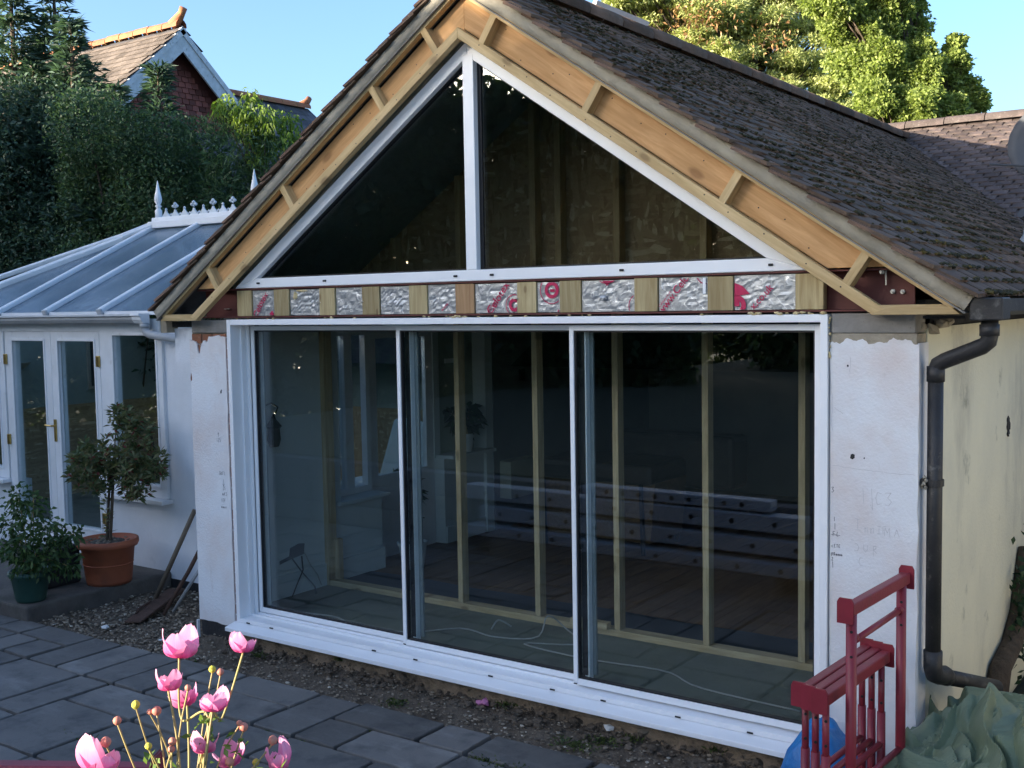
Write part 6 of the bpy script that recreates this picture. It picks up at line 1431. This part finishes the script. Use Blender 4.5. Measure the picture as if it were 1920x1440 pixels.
for k, (q, Dd, hh) in enumerate(spots):
    c = pv*q+Vector((-.56, -.83, 0))*Dd
    b = (c.x, c.y, .45 if c.y < -3.7 and c.x > -7 else -.3); L = []
    rad = .85 if k == 10 else 1.2 if k < 11 else 1.35
    for j in range(15):
        z = .2+(hh-.75)*j/14; wr = rad*(1.0 if z < hh*.8 else 1.0-.45*(z-hh*.8)/(hh*.2)); a = rs0.uniform(0, 6.28); o_ = .3*wr
        L.append(((c.x+o_*math.cos(a), c.y+o_*math.sin(a), z), (wr, wr, .75)))
    for j in range(4): L.append(((c.x+rs0.uniform(-.8, .8)*rad*.7, c.y+rs0.uniform(-.8, .8)*rad*.7, hh-.45+rs0.uniform(-.3, .25)), (.42, .42, .5)))
    tree('garden_tree', b, L, 13000, .22, .13, LDARK, names_[k]+' of the garden trees mirrored in the gable glass', 'tree', 'garden trees mirrored in the glass', .16, shell=.3, seed=60+k)

# ------------------------------------------------------------------ anemones in the foreground
an = thing('anemone_plant', (4.55, -4.05, .47), 'pink anemones on tall stems in the sunlit foreground', 'flower')
def petal_mesh(Rr, a, seed, wid=.62):
    rr = random.Random(seed); nu, nv = 8, 9; vs = []; uv = []; fs = []
    cup = rr.uniform(.9, 1.15)
    for j in range(nv+1):
        v = j/nv; th = a*(.12+.88*v); rho = Rr*(math.sin(th)*.98-math.sin(a*.12)*.8); z = Rr*1.22*cup*(math.cos(a*.12)-math.cos(th))+.02*Rr
        w = Rr*wid*math.sin(math.pi*min(1, .10+.90*v**.80)*.93)**.75 if v < 1 else Rr*wid*.30
        for i in range(nu+1):
            u = -1+2*i/nu; ang = u*w/Rr*.95; rip = .035*Rr*math.sin(u*5+seed)*v+.02*Rr*math.sin(u*9+seed*2)*v*v
            cur = (1-math.cos(ang))*.55*Rr
            vs.append(((rho-cur*(.35+.65*math.cos(th)))*1.0+rip*.5, math.sin(ang)*Rr*1.02, z+cur*.45*math.sin(th)+rip+(-.06*Rr*u*u*v if v > .7 else 0))); uv.append((i/nu, v))
    for j in range(nv):
        for i in range(nu): q = j*(nu+1)+i; fs.append((q, q+1, q+nu+2, q+nu+1))
    me = MB().add(vs, fs).mesh('petal'); ul = me.uv_layers.new(name='UVMap')
    for lp in me.loops: ul.data[lp.index].uv = uv[lp.vertex_index]
    me.polygons.foreach_set('use_smooth', [True]*len(me.polygons)); me.materials.append(PETAL); return me
rr = random.Random(9)
def stem_curve(tip, foot, bow, node=None):
    tip = Vector(tip); foot = Vector(foot); b = Vector(bow)
    low = Vector((4.535+.35*(foot.x-4.545), -4.03+.4*(foot.y+4.03), 1.22))
    pts = [tip, tip.lerp(low, .3)+b*.6+Vector((0, 0, .012))] + ([Vector(node)] if node else [tip.lerp(low, .65)+b*.5]) + [low, foot]
    return spline(pts, 40)
for k, (c, r, tl, kind) in enumerate(FLOWERS):
    foot = (4.545+rr.uniform(-.06, .06), -4.03+rr.uniform(-.05, .05), .47); r *= 1.06
    base = Vector(c)-Vector((0, 0, r*.72))
    st = MB().tube(stem_curve(base, foot, (rr.uniform(-.02, .02), rr.uniform(-.015, .015), 0), (4.563, -4.006, 1.503) if k in (0, 1, 4) else None), .0019, 7).build('flower_stem', STEMG, an, smooth=True)
    ori = Matrix.Translation(base) @ Matrix.Rotation(R(tl), 4, Vector((-cw.x, -cw.y, 0)).normalized()) @ Matrix.Rotation(R([-14, -30, -6][kind]), 4, cr)
    ncnt = [6, 6, 5][kind]
    for q in range(ncnt):
        a = [1.50, 1.30, 1.80][kind]*(.86 if q % 2 else 1.16)+rr.uniform(-.16, .16)
        if q == 0 and kind == 0: a *= .66
        pmx = ori @ Matrix.Rotation(2*math.pi*(q+rr.uniform(-.15, .15))/ncnt+k, 4, 'Z') @ Matrix.Scale(rr.uniform(.9, 1.05)*(1 if q % 2 else 1.03), 4)
        me = petal_mesh(r, a, k*7+q, .66)
        link('petal', me, None, st, pmx)
    b = MB().blob(ori @ Vector((0, 0, r*.16)), r*.16, k, (1, 1, 1), .1); b.build('flower_centre', BUDY, st, smooth=True)
for k, (c, r, kind) in enumerate(BUDS):
    foot = (4.545+rr.uniform(-.07, .05), -4.03+rr.uniform(-.05, .05), .47)
    st = MB().tube(stem_curve(Vector(c)-Vector((0, 0, r*.6)), foot, (rr.uniform(-.025, .02), rr.uniform(-.02, .02), .01)), .0015, 6).build('bud_stem', STEMG, an, smooth=True)
    link('bud', MB().lathe([(r*.25, -r), (r*.8, -r*.55), (r, 0), (r*.85, r*.55), (r*.4, r*.95), (r*.05, r*1.08)], (0, 0, 0), 12).mesh('bud'), [BUDP, BUDY, PRINTB][kind] if False else (BUDY if kind == 1 else BUDP), st, Matrix.Translation(Vector(c)) @ Matrix.Rotation(rr.uniform(-.4, .4), 4, 'X'), smooth=True)
rs = np.random.RandomState(90); P = []; D = []
for (cx_, cy_, cz_, m, s) in [(4.563, -4.006, 1.506, 16, .008), (4.545, -4.01, 1.475, 10, .009), (4.60, -3.99, 1.46, 9, .009), (4.50, -4.06, 1.44, 10, .01), (4.64, -3.95, 1.42, 8, .01), (4.55, -4.02, 1.2, 160, .09), (4.55, -4.02, .9, 400, .16), (4.55, -4.02, .65, 500, .2)]:
    for q in range(m): P.append(np.array([cx_, cy_, cz_])+rs.normal(0, s, 3)); D.append(rdir(1, rs)[0]+np.array([0, 0, .3]))
P = np.array(P); V, F = leaves(P, np.array(D), .022*np.where(P[:, 2] < 1.3, 3.0, 1)*rs.uniform(.6, 1.2, len(P)), .009*np.where(P[:, 2] < 1.3, 3.2, 1), .15, rs)
link('leaf', np_mesh('leaf', V, F), LANEM, an)
